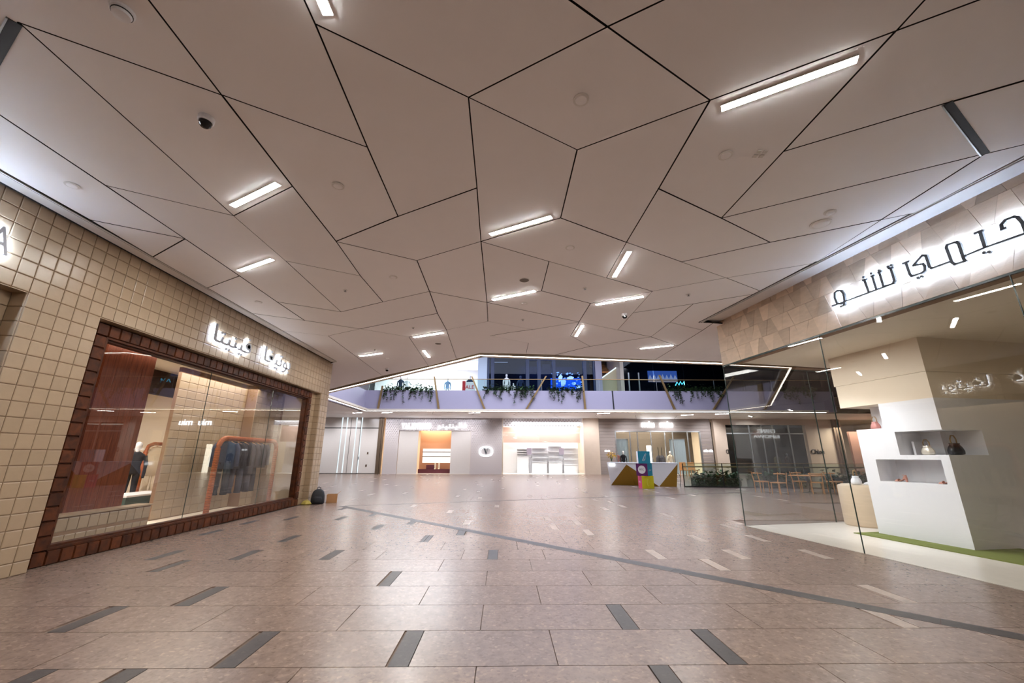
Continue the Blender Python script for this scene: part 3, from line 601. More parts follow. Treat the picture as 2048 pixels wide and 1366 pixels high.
# tiled inner wall behind the clothes rail
tw = struct('wall_left_shop_tiled', MB().box(-8.1, -8.02, 10.15, 14.55, 0.06, 3.62).box(-8.05, -7.72, 12.9, 14.55, 0.06, 3.62), M['grout'])
tset = MB()
big = tile_mesh(0.3, 0.2)
def put(mb, t, x, y, z, rz):
    c, s = math.cos(rz), math.sin(rz)
    mb.add([(v[0] * c - v[1] * s + x, v[0] * s + v[1] * c + y, v[2] + z) for v in t.v], t.f)
for j in range(17):
    z = 0.16 + 0.2 * j + 0.02
    if z > 3.55: continue
    for i in range(9): put(tset, big, -8.02, 10.30 + 0.3 * i + (0.0), z, 0)
    for i in range(5): put(tset, big, -7.72, 13.05 + 0.3 * i, z, 0)
o = tset.build('tile_field', M['tile'], tw); o['kind'] = 'stuff'
# timber pillar and tiled plinth
th = thing('timber_pillar', 'tall reddish brown veneered pillar behind the left shop glass', 'pillar', (-7.7, 7.8, 0.06))
MB().hull([(-7.2, 7.30, 0.06), (-7.2, 8.37, 0.06), (-8.3, 8.37, 0.06), (-8.3, 7.30, 0.06)], [(-7.2, 7.30, 3.62), (-7.2, 8.37, 3.62), (-8.3, 8.37, 3.62), (-8.3, 7.30, 3.62)]).build('core', M['woodpanel'], th)
for k in range(4): MB().box(-7.2, -7.186, 7.30 + 0.2675 * k + 0.002, 7.30 + 0.2675 * (k + 1) - 0.002, 0.06, 3.62).build('veneer_panel', M['woodpanel'], th)
MB().box(-8.2, -7.25, 7.0, 7.29, 0.06, 3.62).build('side_panel', M['woodf'], th)
th = thing('tiled_plinth', 'low beige tiled plinth along the foot of the brown pillar', 'plinth', (-7.1, 7.6, 0.06))
MB().box(-7.18, -6.91, 6.62, 8.72, 0.06, 0.56).build('core', M['grout'], th)
MB().box(-7.18, -6.88, 6.60, 8.74, 0.56, 0.585).build('cap', M['tile'], th)
pt = tile_mesh(0.17, 0.2)
for k in range(12):
    for j in range(2):
        q = MB(); put(q, pt, -6.91, 6.705 + 0.175 * k, 0.16 + 0.25 * j + 0.03, 0); q.build('tile', M['tile'], th)
# wooden clothes rail
RX = -7.2
th = thing('clothes_rail', 'arched reddish wood clothes rail in the left shop window', 'clothes rail', (RX, 12.1, 0.06))
yA, yB, zt, rc = 10.78, 13.5, 1.93, 0.26
arc = [(RX, yA, 0.06), (RX, yA, 0.6), (RX, yA, 1.2), (RX, yA, zt - rc)] + [(RX, yA + rc - rc * math.cos(a), zt - rc + rc * math.sin(a)) for a in [math.pi / 2 * k / 6 for k in range(1, 6)]]
arc += [(RX, yA + rc, zt), (RX, (yA + yB) / 2, zt), (RX, yB - rc, zt)] + [(RX, yB - rc + rc * math.sin(a), zt - rc + rc * math.cos(a)) for a in [math.pi / 2 * k / 6 for k in range(1, 6)]] + [(RX, yB, zt - rc), (RX, yB, 1.2), (RX, yB, 0.6), (RX, yB, 0.06)]
MB().tube(arc, 0.062, 14).build('arch', M['rail'], th, smooth=True)
bands = MB()
for k in range(26):
    i = k / 25
    p = Vector((RX, yA, 0.12 + i * 1.5)); MB().lathe((p.x, p.y, p.z), [(0.0635, 0), (0.0635, 0.006)], 14).build('cane_binding', M['woodf'], th); MB().lathe((p.x, yB, p.z), [(0.0635, 0), (0.0635, 0.006)], 14).build('cane_binding', M['woodf'], th)
def garment(y, kind, rz, m1, m2, lab, ztop=1.78, x=RX):
    """jacket on a wooden hanger with trousers below: body, two sleeves, hanger, trousers"""
    th = thing('garment', lab, 'clothes', (x, y, ztop), rz, group='garments on the wooden rail')
    hg = MB().tube([(0, 0, 0.10), (0.02, 0, 0.12), (0.0, 0, 0.145), (-0.02, 0, 0.12)], 0.004, 6).tube([(-0.21, 0, 0.0), (-0.1, 0, 0.06), (0, 0, 0.09), (0.1, 0, 0.06), (0.21, 0, 0.0)], 0.012, 6)
    hg.build('hanger', M['oak'], th, local=True, smooth=True)
    prof = [(0.06, 0.05, 0.065), (0.19, 0.06, 0.02), (0.225, 0.075, -0.06), (0.215, 0.09, -0.25), (0.20, 0.09, -0.42), (0.225, 0.10, -0.62 if kind != 'long' else -0.8)]
    b = MB(); seg = 20; vs = []; fs = []
    for (rx, ry, z) in prof:
        for k in range(seg):
            a = 2 * math.pi * k / seg; wv = 1 + 0.10 * math.sin(5 * a + z * 9) * (z < -0.1)
            vs.append((rx * math.cos(a) * wv, ry * math.sin(a) * wv, z))
    for i in range(len(prof) - 1):
        for k in range(seg): fs.append((i * seg + k, (i + 1) * seg + k, (i + 1) * seg + (k + 1) % seg, i * seg + (k + 1) % seg))
    fs += [tuple(range(seg)), tuple((len(prof) - 1) * seg + k for k in range(seg))[::-1]]
    bd_ = b.add(vs, fs).build('body', m1, th, local=True, smooth=True)
    for s in (-1, 1):
        MB().tube([(s * 0.19, 0, 0.01), (s * 0.25, 0.01, -0.12), (s * 0.27, 0.02, -0.32), (s * 0.285, 0.0, -0.56)], [0.065, 0.072, 0.062, 0.055], 10).build('sleeve', m1, th, local=True, smooth=True)
    MB().hull([(-0.05, -0.035, -0.02), (0.05, -0.035, -0.02), (0.05, 0.035, -0.02), (-0.05, 0.035, -0.02)], [(-0.075, -0.04, 0.075), (0.075, -0.04, 0.075), (0.075, 0.04, 0.075), (-0.075, 0.04, 0.075)]).build('collar', m1, bd_, local=True)
    if m2:
        for s in (-0.075, 0.085):
            MB().tube([(s, 0, -0.45), (s * 1.15, 0.01, -0.75), (s * 1.2, -0.01, -1.05), (s * 1.25, 0.0, -1.24)], [0.085, 0.08, 0.075, 0.082], 10).build('trouser_leg', m2, th, local=True, smooth=True)
    return th
garment(11.10, 'jacket', 0.75, M['denim'], M['indigo'], 'blue denim jacket over dark trousers, first on the wooden rail')
garment(11.36, 'jacket', 0.9, M['indigo'], None, 'slim dark jacket just behind the denim one on the rail')
garment(11.66, 'jacket', 0.8, M['indigo'], M['greycl'], 'near black jacket over charcoal trousers on the rail')
garment(12.02, 'long', 0.85, M['greycl'], M['greycl'], 'grey shirt over grey jeans in the middle of the rail')
garment(12.26, 'jacket', 0.75, M['greycl'], M['indigo'], 'pale grey jacket over brownish trousers on the rail')
garment(12.55, 'jacket', 0.8, M['greycl'], None, 'light jacket, last garment on the wooden rail')
# deeper in the shop, seen between pillar and tiled wall
th = thing('marble_table', 'low dark green marble table deep inside the left shop', 'table', (-9.6, 11.5, 0.06))
MB().box(-9.9, -9.2, 10.8, 12.2, 0.06, 0.5).build('body', M['green'], th); MB().box(-9.95, -9.15, 10.75, 12.25, 0.5, 0.54).build('top', M['white'], th)
th = thing('inner_clothes_rail', 'second arched wood rail deep inside the left shop', 'clothes rail', (-11.2, 13.9, 0.06))
yA, yB = 13.45, 14.4
MB().tube([(-11.2, yA, 0.06), (-11.2, yA, 1.6), (-11.2, yA + 0.08, 1.78), (-11.2, yA + 0.25, 1.85), (-11.2, yB - 0.25, 1.85), (-11.2, yB, 1.6), (-11.2, yB, 0.06)], 0.06, 10).build('arch', M['rail'], th, smooth=True)
garment(13.85, 'long', 0.9, M['beigecl'], M['beigecl'], 'cream coat on the rail deep inside the left shop', 1.68, -11.2)
th = thing('display_chair', 'small dark chair deep inside the left shop', 'chair', (-11.9, 13.15, 0.06))
MB().box(-12.15, -11.65, 12.9, 13.4, 0.48, 0.53).build('seat', M['woodf'], th); MB().box(-12.15, -12.1, 12.9, 13.4, 0.53, 0.92).build('backrest', M['woodf'], th)
for xx in (-12.13, -11.68):
    for yy in (12.92, 13.37): MB().tube([(xx, yy, 0.06), (xx, yy, 0.5)], 0.02, 6).build('leg', M['woodf'], th)
struct('wall_left_shop_header', MB().box(-9.05, -8.95, 8.45, 12.6, 3.0, 3.62), mat('deep_brown', (44, 22, 14), 0.6))
struct('wall_left_shop_bulkhead', MB().box(-13.4, -13.0, 5.1, 14.5, 2.75, 3.62), M['woodf'])
def mannequin(loc, lab, clothes, legs=None, hgt=1.8, rz=0.0, head=True, name='mannequin'):
    th = thing(name, lab, 'mannequin', loc, rz, group='shop mannequins'); k = hgt / 1.8
    t = MB().lathe((0, 0, 0), [(0.165 * k, 0.92 * k), (0.175 * k, 0.98 * k), (0.135 * k, 1.12 * k), (0.15 * k, 1.25 * k), (0.185 * k, 1.38 * k), (0.19 * k, 1.44 * k), (0.10 * k, 1.51 * k), (0.05 * k, 1.54 * k)], 16, sy=0.62)
    t.build('torso', clothes, th, local=True, smooth=True)
    nk = MB().lathe((0, 0, 0), [(0.05 * k, 1.5 * k), (0.045 * k, 1.6 * k)], 12)
    if head: nk.lathe((0, 0.01, 0), [(0.02 * k, 1.56 * k), (0.07 * k, 1.61 * k), (0.085 * k, 1.69 * k), (0.075 * k, 1.76 * k), (0.03 * k, 1.80 * k)], 14, sy=1.15)
    nk.build('head', M['skinm'], th, local=True, smooth=True)
    for s in (-1, 1):
        MB().tube([(s * 0.19 * k, 0, 1.42 * k), (s * 0.24 * k, 0.01, 1.2 * k), (s * 0.245 * k, -0.03, 0.98 * k), (s * 0.24 * k, -0.06, 0.82 * k)], [0.055 * k, 0.05 * k, 0.04 * k, 0.032 * k], 10).build('arm', clothes, th, local=True, smooth=True)
        MB().tube([(s * 0.085 * k, 0, 0.98 * k), (s * 0.095 * k, 0, 0.5 * k), (s * 0.09 * k, 0.01, 0.08 * k), (s * 0.09 * k, -0.09 * k, 0.03 * k)], [0.088 * k, 0.065 * k, 0.045 * k, 0.04 * k], 10).build('leg', legs or clothes, th, local=True, smooth=True)
    MB().lathe((0, 0, 0), [(0.17, 0), (0.17, 0.012)], 16).build('base', M['steel'], th, local=True)
    return th
mannequin((-10.3, 12.1, 0.06), 'dark suited mannequin standing deep inside the left shop', M['indigo'], rz=0.6)
# ---------------------------------------------------------------- sign on the tiled wall
AR = "\ufe8e\ufe98\ufef4\ufee8\ufef4\ufed3   \ufe8e\ufed0\ufef4\ufe97\ufeee\ufe91"
tb = text_mb(AR, 3.22, 0.50, 0.028)
def wall_sign(mb, y0, z0, face, halo, th):
    # lettering x-z plane -> wall plane (y along wall), standing off the wall
    for q in islands(mb):
        a = xf(q, lambda v: (WX + 0.092 - v[1], y0 + v[0], z0 + v[2])); a.build('letter', face, th)
        cx = sum(v[0] for v in q.v) / len(q.v); cz = sum(v[2] for v in q.v) / len(q.v)
        b = xf(q, lambda v: (WX + 0.062 - v[1] * 0.1, y0 + v[0], z0 + v[2])); b.build('letter_backlight', halo, th)
th = thing('arabic_shop_sign', 'white backlit Arabic lettering on the beige tiled wall', 'sign', (WX, 8.5, 3.8))
wall_sign(tb, 8.48, 3.74, M['lettw'], M['halo'], th)
th = thing('latin_shop_sign', 'backlit lettering cut off by the left edge on the tiled wall', 'sign', (WX, 1.6, 3.85))
wall_sign(text_mb('BOTTEGA VENETA', 3.1, 0.34, 0.028), 1.62, 3.88, M['lettw'], M['halol'], th)
# ================================================================ RIGHT SHOP
GZ = 3.69
fb = MB(); rbox(fb, 0.0, 15, 0.02, 0.30, GZ, 5.0)
E2 = Vector((0.981, 0.197, 0)).normalized()
def Q(s, t, z):       # along the far glass side, t to the outside
    p = RS0 + E2 * s + Vector((-E2.y, E2.x, 0)) * t; return (p.x, p.y, z)
fb.hull([Q(0, 0, GZ), Q(9, 0, GZ), Q(9, -0.25, GZ), Q(0.05, -0.25, GZ)], [Q(0, 0, 5.0), Q(9, 0, 5.0), Q(9, -0.25, 5.0), Q(0.05, -0.25, 5.0)])
wall_right = struct('wall_right', fb, M['grout'])
rt_ = random.Random(11)
rows_z = [GZ, GZ + 0.335, GZ + 0.67, GZ + 1.005, 5.0]
for j in range(4):
    z0, z1 = rows_z[j], rows_z[j + 1]
    n = 62; wdt = 13.2 / n; sh = 0.055
    def cut(i, top):
        if i <= 0: return 0.0
        s = (1 if (i + j) % 2 == 0 else -1) * sh * (0.6 + 0.8 * ((i * 7 + j * 3) % 5) / 5)
        return i * wdt + (0.5 * wdt if j % 2 else 0) + (s if top else -s)
    for i in range(n):
        a0, a1, b0, b1 = cut(i, 0), cut(i + 1, 0), cut(i, 1), cut(i + 1, 1)
        if i == 0: a0 = b0 = 0.0
        g = 0.002; pr = rt_.uniform(0.0, 0.014)
        q = MB().hull([R(a0 + g, 0.02, z0 + g), R(a1 - g, 0.02, z0 + g), R(b1 - g, 0.02, z1 - g), R(b0 + g, 0.02, z1 - g)],
                      [R(a0 + g, -0.004 - pr * 0.5, z0 + g), R(a1 - g, 0.002 - pr, z0 + g), R(b1 - g, -0.004 - pr * 0.4, z1 - g), R(b0 + g, 0.0 - pr, z1 - g)])
        q.build('stone_tile', M['trav'], wall_right)
# sign on the fascia
SG = {"waw":[[[3.379,4.304],[3.445,4.276],[3.471,4.203],[3.46,4.077],[3.399,4.054],[3.326,4.081],[3.306,4.199],[3.327,4.287],[3.379,4.304]],[[3.461,4.107],[3.44,4.016],[3.364,4.013]]],"shin":[[[3.228,4.077],[3.467,4.071],[4.272,4.061]],[[3.832,4.301],[3.907,4.296]],[[3.862,4.299],[3.88,4.079]],[[3.969,4.308],[4.027,4.306]],[[3.992,4.311],[4.001,4.076]],[[4.082,4.317],[4.138,4.322]],[[4.106,4.321],[4.112,4.069]]],"taa":[[[4.243,4.312],[4.305,4.31]],[[4.276,4.308],[4.282,4.102],[4.252,4.062],[4.112,4.069]]],"yaa":[[[4.449,4.297],[4.533,4.295]],[[4.492,4.295],[4.502,4.1],[4.516,4.064],[4.649,4.053],[4.695,4.075],[4.704,4.135],[4.691,4.177],[4.566,4.205],[4.714,4.296],[4.75,4.278],[4.757,4.095],[4.773,4.066],[4.999,4.06]]],"mim":[[[5.002,4.266],[5.02,4.297],[5.121,4.286],[5.137,4.247],[5.139,4.03],[5.149,3.992],[5.031,4.001],[5.01,4.041],[5.002,4.266]],[[5.146,4.06],[5.371,4.067]]],"tooth":[[[5.321,4.296],[5.4,4.295]],[[5.376,4.293],[5.371,4.067]]],"jim":[[[5.562,4.209],[5.608,4.207]],[[5.577,4.21],[5.581,4.267],[5.628,4.303],[5.703,4.3],[5.733,4.272],[5.755,4.186],[5.754,4.053]],[[5.371,4.067],[5.675,4.055],[5.754,4.053]]],"dots":[[3.855,4.345],[3.986,4.35],[4.108,4.344],[4.246,4.344],[4.294,4.346],[4.585,4.006],[4.632,4.007],[5.347,4.008],[5.394,3.993]]}
th = thing('stroke_arabic_sign', 'thin stroked Arabic sign with strong white backlight on the stone fascia', 'sign', R(4.5, 0, 4.1))
for k, strokes in SG.items():
    if k == 'dots':
        for u, v in strokes:
            MB().tube([R(u, -0.07, v), R(u, -0.105, v)], 0.021, 12).build('dot', M['letter'], th)
            MB().tube([R(u, -0.055, v), R(u, -0.062, v)], 0.017, 8).build('dot_backlight', M['halor'], th)
        continue
    f, h = MB(), MB()
    for s in strokes:
        for (a, b) in zip(s, s[1:]):
            A, B = Vector(a), Vector(b); d = (B - A)
            if d.length < 1e-4: continue
            d.normalize(); n = Vector((-d.y, d.x)); thick = 0.0125 + 0.007 * abs(d.y)
            A2, B2 = A - d * 0.008, B + d * 0.008
            lo = [A2 + n * thick, B2 + n * thick, B2 - n * thick, A2 - n * thick]
            f.hull([R(p.x, -0.105, p.y) for p in lo], [R(p.x, -0.065, p.y) for p in lo])
            lo = [A2 + n * thick * 0.8, B2 + n * thick * 0.8, B2 - n * thick * 0.8, A2 - n * thick * 0.8]
            h.hull([R(p.x, -0.062, p.y) for p in lo], [R(p.x, -0.055, p.y) for p in lo])
    f.build('letter', M['letter'], th); h.build('letter_backlight', M['halor'], th)
# glass front and glass far side
win2 = struct('window_2', rbox(MB(), 0, 15, 0.0, 0.03, GZ - 0.03, GZ), M['edge'])
us = [0.0, 2.75, 5.44, 8.13, 10.8, 13.5]
for a, b in zip(us, us[1:]):
    rbox(MB(), a + 0.004, b - 0.004, 0.008, 0.020, 0.004, GZ - 0.03).build('pane', M['glassr'], win2)
    rbox(MB(), b - 0.005, b + 0.005, 0.006, 0.022, 0.004, GZ - 0.03).build('pane_joint', M['edge'], win2)
rbox(MB(), -0.006, 0.004, 0.004, 0.022, 0.004, GZ - 0.03).build('pane_joint', M['edge'], win2)
win3 = struct('window_3', MB().hull([Q(0.05, -0.03, GZ - 0.03), Q(9, -0.03, GZ - 0.03), Q(9, 0, GZ - 0.03), Q(0.05, 0, GZ - 0.03)], [Q(0.05, -0.03, GZ), Q(9, -0.03, GZ), Q(9, 0, GZ), Q(0.05, 0, GZ)]), M['edge'])
for a, b in ((0.02, 2.53), (2.54, 5.2), (5.21, 8.9)):
    MB().hull([Q(a, -0.02, 0.004), Q(b, -0.02, 0.004), Q(b, -0.008, 0.004), Q(a, -0.008, 0.004)], [Q(a, -0.02, GZ - .03), Q(b, -0.02, GZ - .03), Q(b, -0.008, GZ - .03), Q(a, -0.008, GZ - .03)]).build('pane', M['glassr'], win3)
MB().hull([Q(2.525, -0.022, 0.004), Q(2.545, -0.022, 0.004), Q(2.545, -0.006, 0.004), Q(2.525, -0.006, 0.004)], [Q(2.525, -0.022, GZ - .03), Q(2.545, -0.022, GZ - .03), Q(2.545, -0.006, GZ - .03), Q(2.525, -0.006, GZ - .03)]).build('pane_joint', M['edge'], win3)
def shop_poly(w0=0.022): return [R(0.0, w0, 0)[:2], R(15, w0, 0)[:2], R(15, 9, 0)[:2], Q(9, -0.02, 0)[:2]]
struct('floor_right_shop', MB().prism(shop_poly(), -0.012, 0.006), M['wfloor'])
struct('ceiling_right_shop', MB().prism([R(0.1, 0.34, 0)[:2], R(15, 0.34, 0)[:2], R(15, 9, 0)[:2], Q(9, -0.3, 0)[:2], Q(0.4, -0.3, 0)[:2]], GZ + 0.02, GZ + 0.15), M['cream'])
MBk = MB(); rbox(MBk, 0.3, 15, 0.30, 0.36, GZ + 0.10, GZ + 0.3); struct('trim_3', MBk, M['cream'])
struct('wall_right_shop_back', rbox(MB(), -1.2, 15, 6.2, 6.4, 0, GZ), M['stone'])
struct('wall_right_shop_near', rbox(MB(), 9.5, 9.7, 2.2, 6.2, 0, GZ), M['stone'])
# white display wall with niches
dw = thing('display_wall', 'white plaster display block with three cut out niches in the right shop', 'display wall', R(2.1, 2.6, 0))
W0, W1 = 2.03, 6.15
b = MB()
rbox(b, 1.28, 2.86, W0, W1, 0.006, 1.035)
rbox(b, 1.28, 1.55, W0, W1, 1.035, 1.46); rbox(b, 2.72, 2.86, W0, W1, 1.035, 1.46); rbox(b, 1.55, 2.72, 2.50, W1, 1.035, 1.46)
rbox(b, 1.28, 2.86, W0, W1, 1.46, 1.545)
rbox(b, 1.28, 2.05, W0, W1, 1.545, 1.985); rbox(b, 2.05, 2.40, 2.62, W1, 1.545, 1.985); rbox(b, 2.40, 2.86, 2.90, W1, 1.545, 1.985)
rbox(b, 1.28, 2.86, W0, W1, 1.985, 2.07)
rbox(b, 1.86, 2.86, W0, W1, 2.07, 2.56); rbox(b, 1.28, 1.86, 2.5, W1, 2.07, 2.56)
b.build('lower_block', M['white'], dw)
rbox(MB(), 1.02, 2.86, W0, W1, 2.56, 3.05).build('upper_block', M['cream'], dw)
rbox(MB(), 0.98, 2.86, W0, W1, 3.055, GZ + 0.02).build('header', M['cream'], dw)
rbox(MB(), 2.1, 2.14, 2.3, 2.6, 1.545, 1.80).build('niche_shelf', M['white'], dw)
tag(rbox(MB(), 1.16, 7.5, 1.56, 2.95, 0.006, 0.02).build('green_rug', M['rug']), 'moss green carpet strip at the foot of the white display block', 'carpet')
ped = thing('stone_pedestal', 'round travertine pedestal behind the white display block', 'pedestal', (8.32, 9.86, 0.006))
MB().lathe((0, 0, 0), [(0.42, 0.0), (0.44, 0.04), (0.445, 0.84), (0.425, 0.872), (0.38, 0.882)], 32).build('drum', M['trav2'], ped, local=True, smooth=True)
MB().lathe((0, 0, 0), [(0.375, 0.8825), (0.375, 0.888)], 32).build('top', M['cream'], ped, local=True)
def handbag(name, loc, rz, s, m, lab, ruched=True):
    th = thing(name, lab, 'handbag', loc, rz)
    prof = [(0.10, 0.0), (0.145, 0.02), (0.15, 0.07), (0.125, 0.13), (0.085, 0.175), (0.10, 0.20)]
    vs = []; fs = []; seg = 20
    for r, z in prof:
        for k in range(seg):
            a = 2 * math.pi * k / seg; w = 1 + (0.09 * math.sin(6 * a) if ruched else 0)
            vs.append((r * s * w * math.cos(a), r * s * 0.6 * w * math.sin(a), z * s))
    for i in range(len(prof) - 1):
        for k in range(seg): fs.append((i * seg + k, i * seg + (k + 1) % seg, (i + 1) * seg + (k + 1) % seg, (i + 1) * seg + k))
    fs += [tuple(range(seg))[::-1], tuple((len(prof) - 1) * seg + k for k in range(seg))]
    MB().add(vs, fs).build('body', m, th, local=True, smooth=True)
    MB().tube([(-0.08 * s, 0, 0.18 * s), (-0.085 * s, 0, 0.27 * s), (-0.04 * s, 0, 0.33 * s), (0.04 * s, 0, 0.33 * s), (0.085 * s, 0, 0.27 * s), (0.08 * s, 0, 0.18 * s)], 0.010 * s, 8).build('handle', M['gold'], th, local=True, smooth=True)
    return th
def heel(loc, rz, m, lab, s=1.0):
    th = thing('shoe', lab, 'shoe', loc, rz, group='shoes on display')
    sole = MB(); n = 9; top = []; bot = []
    for i in range(n):
        t_ = i / (n - 1); x = -0.115 + 0.23 * t_
        z = 0.075 * max(0, 1 - t_ * 1.55) ** 1.3; w = (0.026 + 0.016 * math.sin(math.pi * min(1, t_ * 1.05))) * (1 if t_ < 0.85 else 0.55)
        top.append((x * s, z * s + 0.008, w * s))
    for (x, z, w) in top: bot.append((x, z, w))
    vs = [(x, -w, z) for x, z, w in top] + [(x, w, z) for x, z, w in top] + [(x, -w, z - 0.007) for x, z, w in top] + [(x, w, z - 0.007) for x, z, w in top]
    fs = []
    for i in range(n - 1):
        fs += [(i, i + 1, n + i + 1, n + i), (2 * n + i, 3 * n + i, 3 * n + i + 1, 2 * n + i + 1), (i, 2 * n + i, 2 * n + i + 1, i + 1), (n + i, n + i + 1, 3 * n + i + 1, 3 * n + i)]
    sole.add(vs, fs + [(0, n, 3 * n, 2 * n), (n - 1, 3 * n - 1, 4 * n - 1, 2 * n - 1)]).build('sole', m, th, local=True)
    up = MB()
    for k in range(5):
        a0 = math.pi * k / 4
    prof = [(0.055, 0.034, 0.012), (0.075, 0.030, 0.035), (0.105, 0.014, 0.018)]
    loops = [[(x * s, w * s * math.cos(a), 0.01 + h * s * math.sin(a)) for a in [math.pi * j / 6 for j in range(7)]] for x, w, h in ((0.035, 0.040, 0.045), (0.065, 0.036, 0.034), (0.095, 0.024, 0.022), (0.114, 0.008, 0.010))]
    for A, B in zip(loops, loops[1:]): up.add(A + B, [(i, i + 1, 8 + i, 7 + i) for i in range(6)])
    up.build('vamp', m, th, local=True, smooth=True)
    hc = [[(x * s, 0.030 * s * math.cos(a), (0.075 + h) * s) for a in [math.pi * j / 6 for j in range(7)]] for x, h in ((-0.10, 0.0),)]
    bk = MB(); A = [(-0.06 * s, -0.03 * s, 0.055 * s), (-0.11 * s, -0.022 * s, 0.08 * s), (-0.122 * s, 0, 0.083 * s), (-0.11 * s, 0.022 * s, 0.08 * s), (-0.06 * s, 0.03 * s, 0.055 * s)]
    B = [(x, y, z + 0.05 * s * (1 if i in (1, 2, 3) else 0.3)) for i, (x, y, z) in enumerate(A)]
    bk.add(A + B, [(i, i + 1, 6 + i, 5 + i) for i in range(4)]).build('heel_counter', m, th, local=True, smooth=True)
    MB().hull([(-0.118 * s, -0.012 * s, 0.0), (-0.098 * s, -0.012 * s, 0), (-0.098 * s, 0.012 * s, 0), (-0.118 * s, 0.012 * s, 0)], [(-0.12 * s, -0.02 * s, 0.078 * s), (-0.08 * s, -0.02 * s, 0.066 * s), (-0.08 * s, 0.02 * s, 0.066 * s), (-0.12 * s, 0.02 * s, 0.078 * s)]).build('heel', m, th, local=True)
    MB().tube([(-0.10 * s, 0.026 * s, 0.10 * s), (-0.075 * s, 0.03 * s, 0.125 * s), (-0.05 * s, 0, 0.135 * s), (-0.075 * s, -0.03 * s, 0.125 * s), (-0.10 * s, -0.026 * s, 0.10 * s)], 0.004 * s, 6).build('ankle_strap', m, th, local=True)
    return th
M['pinkbag'] = mat('pink_satin', (178, 118, 112), 0.4); M['silver'] = mat('silver_leather', (206, 198, 184), 0.3, 0.4); M['nude'] = mat('nude_leather', (196, 140, 122), 0.4)
M['whitel'] = mat('white_leather', (232, 234, 236), 0.4); M['blackl'] = mat('black_leather', (20, 18, 20), 0.4)
handbag('pouch_bag', R(1.50, 2.28, 2.07), 1.4, 0.8, M['pinkbag'], 'small pink gathered pouch in the top niche')
handbag('pouch_bag', R(2.35, 2.30, 1.545), 1.4, 0.85, M['silver'], 'silver gathered bag in the middle niche')
handbag('pouch_bag', R(2.66, 2.50, 1.545), 0.3, 1.05, M['blackl'], 'black bag with gold handle at the dark corner of the middle niche')
heel(R(1.80, 2.22, 1.037), 1.7, M['nude'], 'nude pump at the left end of the low niche', 1.0)
heel(R(2.58, 2.20, 1.037), 1.7, M['nude'], 'pink nude pump at the right end of the low niche', 1.0)
handbag('pedestal_bag', (8.12, 9.72, 0.895), 0.5, 0.95, M['whitel'], 'white bag standing on the stone pedestal')
heel((8.42, 9.66, 0.895), 2.6, M['whitel'], 'white high heel on the pedestal, nearer the bag', 1.25)
heel((8.52, 9.78, 0.895), 2.6, M['whitel'], 'white high heel on the pedestal, at the back', 1.25)
# small ceiling fittings of the right shop
for k, (u, w) in enumerate(((0.8, 0.25), (1.5, 0.25), (2.2, 0.25), (3.4, 0.25), (4.2, 0.25))):
    th = thing('track_spot', ['first', 'second', 'third', 'fourth', 'fifth'][k] + ' small spotlight from the glass corner along the right shop slot', 'spotlight', R(u, w + 0.07, GZ))
    p = R(u, w + 0.07, GZ + 0.04)
    MB().lathe(p, [(0.03, 0.0), (0.03, 0.06)], 12).build('body', M['white'], th); MB().lathe((p[0], p[1], p[2] - 0.006), [(0.022, 0), (0.022, 0.004)], 12).build('lens', emit('spot_lens', (1, 0.95, 0.9), 12), th)
# ================================================================ FAR SHOP FRONTS (ground floor)
YF = 36.5
def fx(p, py=890): return at_y(p, py, YF).x
def fz(py, p=1000): return at_y(p, py, YF).z
ZF = 4.80
wf = MB()
wf.box(-32, fx(588), YF, YF + 0.3, 0, ZF); wf.box(fx(588), fx(1169), YF + 0.05, YF + 0.12, fz(834), ZF); wf.box(fx(1169), 34, YF, YF + 0.3, fz(836), ZF)
struct('wall_far', wf, M['stone'])
struct('wall_far_back', MB().box(-32, 36, 42, 42.2, 0, ZF), M['cream'])
struct('floor_far_shops', MB().box(-32, 36, YF + 0.05, 42, -0.01, 0.01), M['wfloor'])
struct('ceiling_far_shops', MB().box(-32, 36, YF + 0.1, 42, ZF - 0.1, ZF), M['cream'])
for k, p in enumerate((762, 1004, 1180, 1424, 1690)):
    struct('wall_far_divider_%d' % (k + 1), MB().box(fx(p) - 0.1, fx(p) + 0.1, YF + 0.2, 42, 0, ZF), M['cream'])
# --- pale grey panelled front
th = thing('grey_panel_front', 'closed pale grey panelled shop front at the far left', 'shop front', ((fx(590) + fx(757)) / 2, YF, 0))
x0, x1 = fx(588), fx(757); zl = fz(857)
MB().box(x0, x1, YF + 0.06, YF + 0.1, 0.0, ZF).build('backing', M['dark'], th)
pw = [x0, fx(640), fx(679), fx(698), fx(718), fx(757)]
for a, b in zip(pw, pw[1:]):
    MB().box(a + 0.02, b - 0.02, YF, YF + 0.05, 0.06, zl - 0.05).build('panel', M['greypan'], th)
    MB().box(a + 0.02, b - 0.02, YF, YF + 0.05, zl + 0.03, fz(834) - 0.02).build('panel', M['greypan'], th)
M['fin'] = emit('glow_strip', (0.82, 0.93, 1.0), 0.45)
for p in (680, 690, 709, 720): MB().box(fx(p) - 0.035, fx(p) + 0.035, YF - 0.03, YF, 0.08, fz(836)).build('glow_strip', M['fin'], th)  # thin glowing strips drawn in as bright streaks on the panels
for (p, q) in ((737, 907), (736, 932)): MB().box(fx(p) - 0.06, fx(p) + 0.06, YF - 0.03, YF, fz(q) - 0.09, fz(q) + 0.09).build('plate', M['bronze'], th)
MB().box(fx(720) - 0.02, fx(720) + 0.02, YF - 0.06, YF, fz(917) - 0.12, fz(917) + 0.12).build('handle', M['black'], th)
th = thing('bronze_pilaster', 'slim dark bronze pilaster beside the grey panelled front', 'pilaster', (fx(760), YF, 0))
for k in range(3): MB().box(fx(755) + 0.15 * k, fx(755) + 0.15 * k + 0.13, YF - 0.12 - 0.04 * (k == 1), YF + 0.1, 0, fz(834)).build('flute', M['bronze'], th)
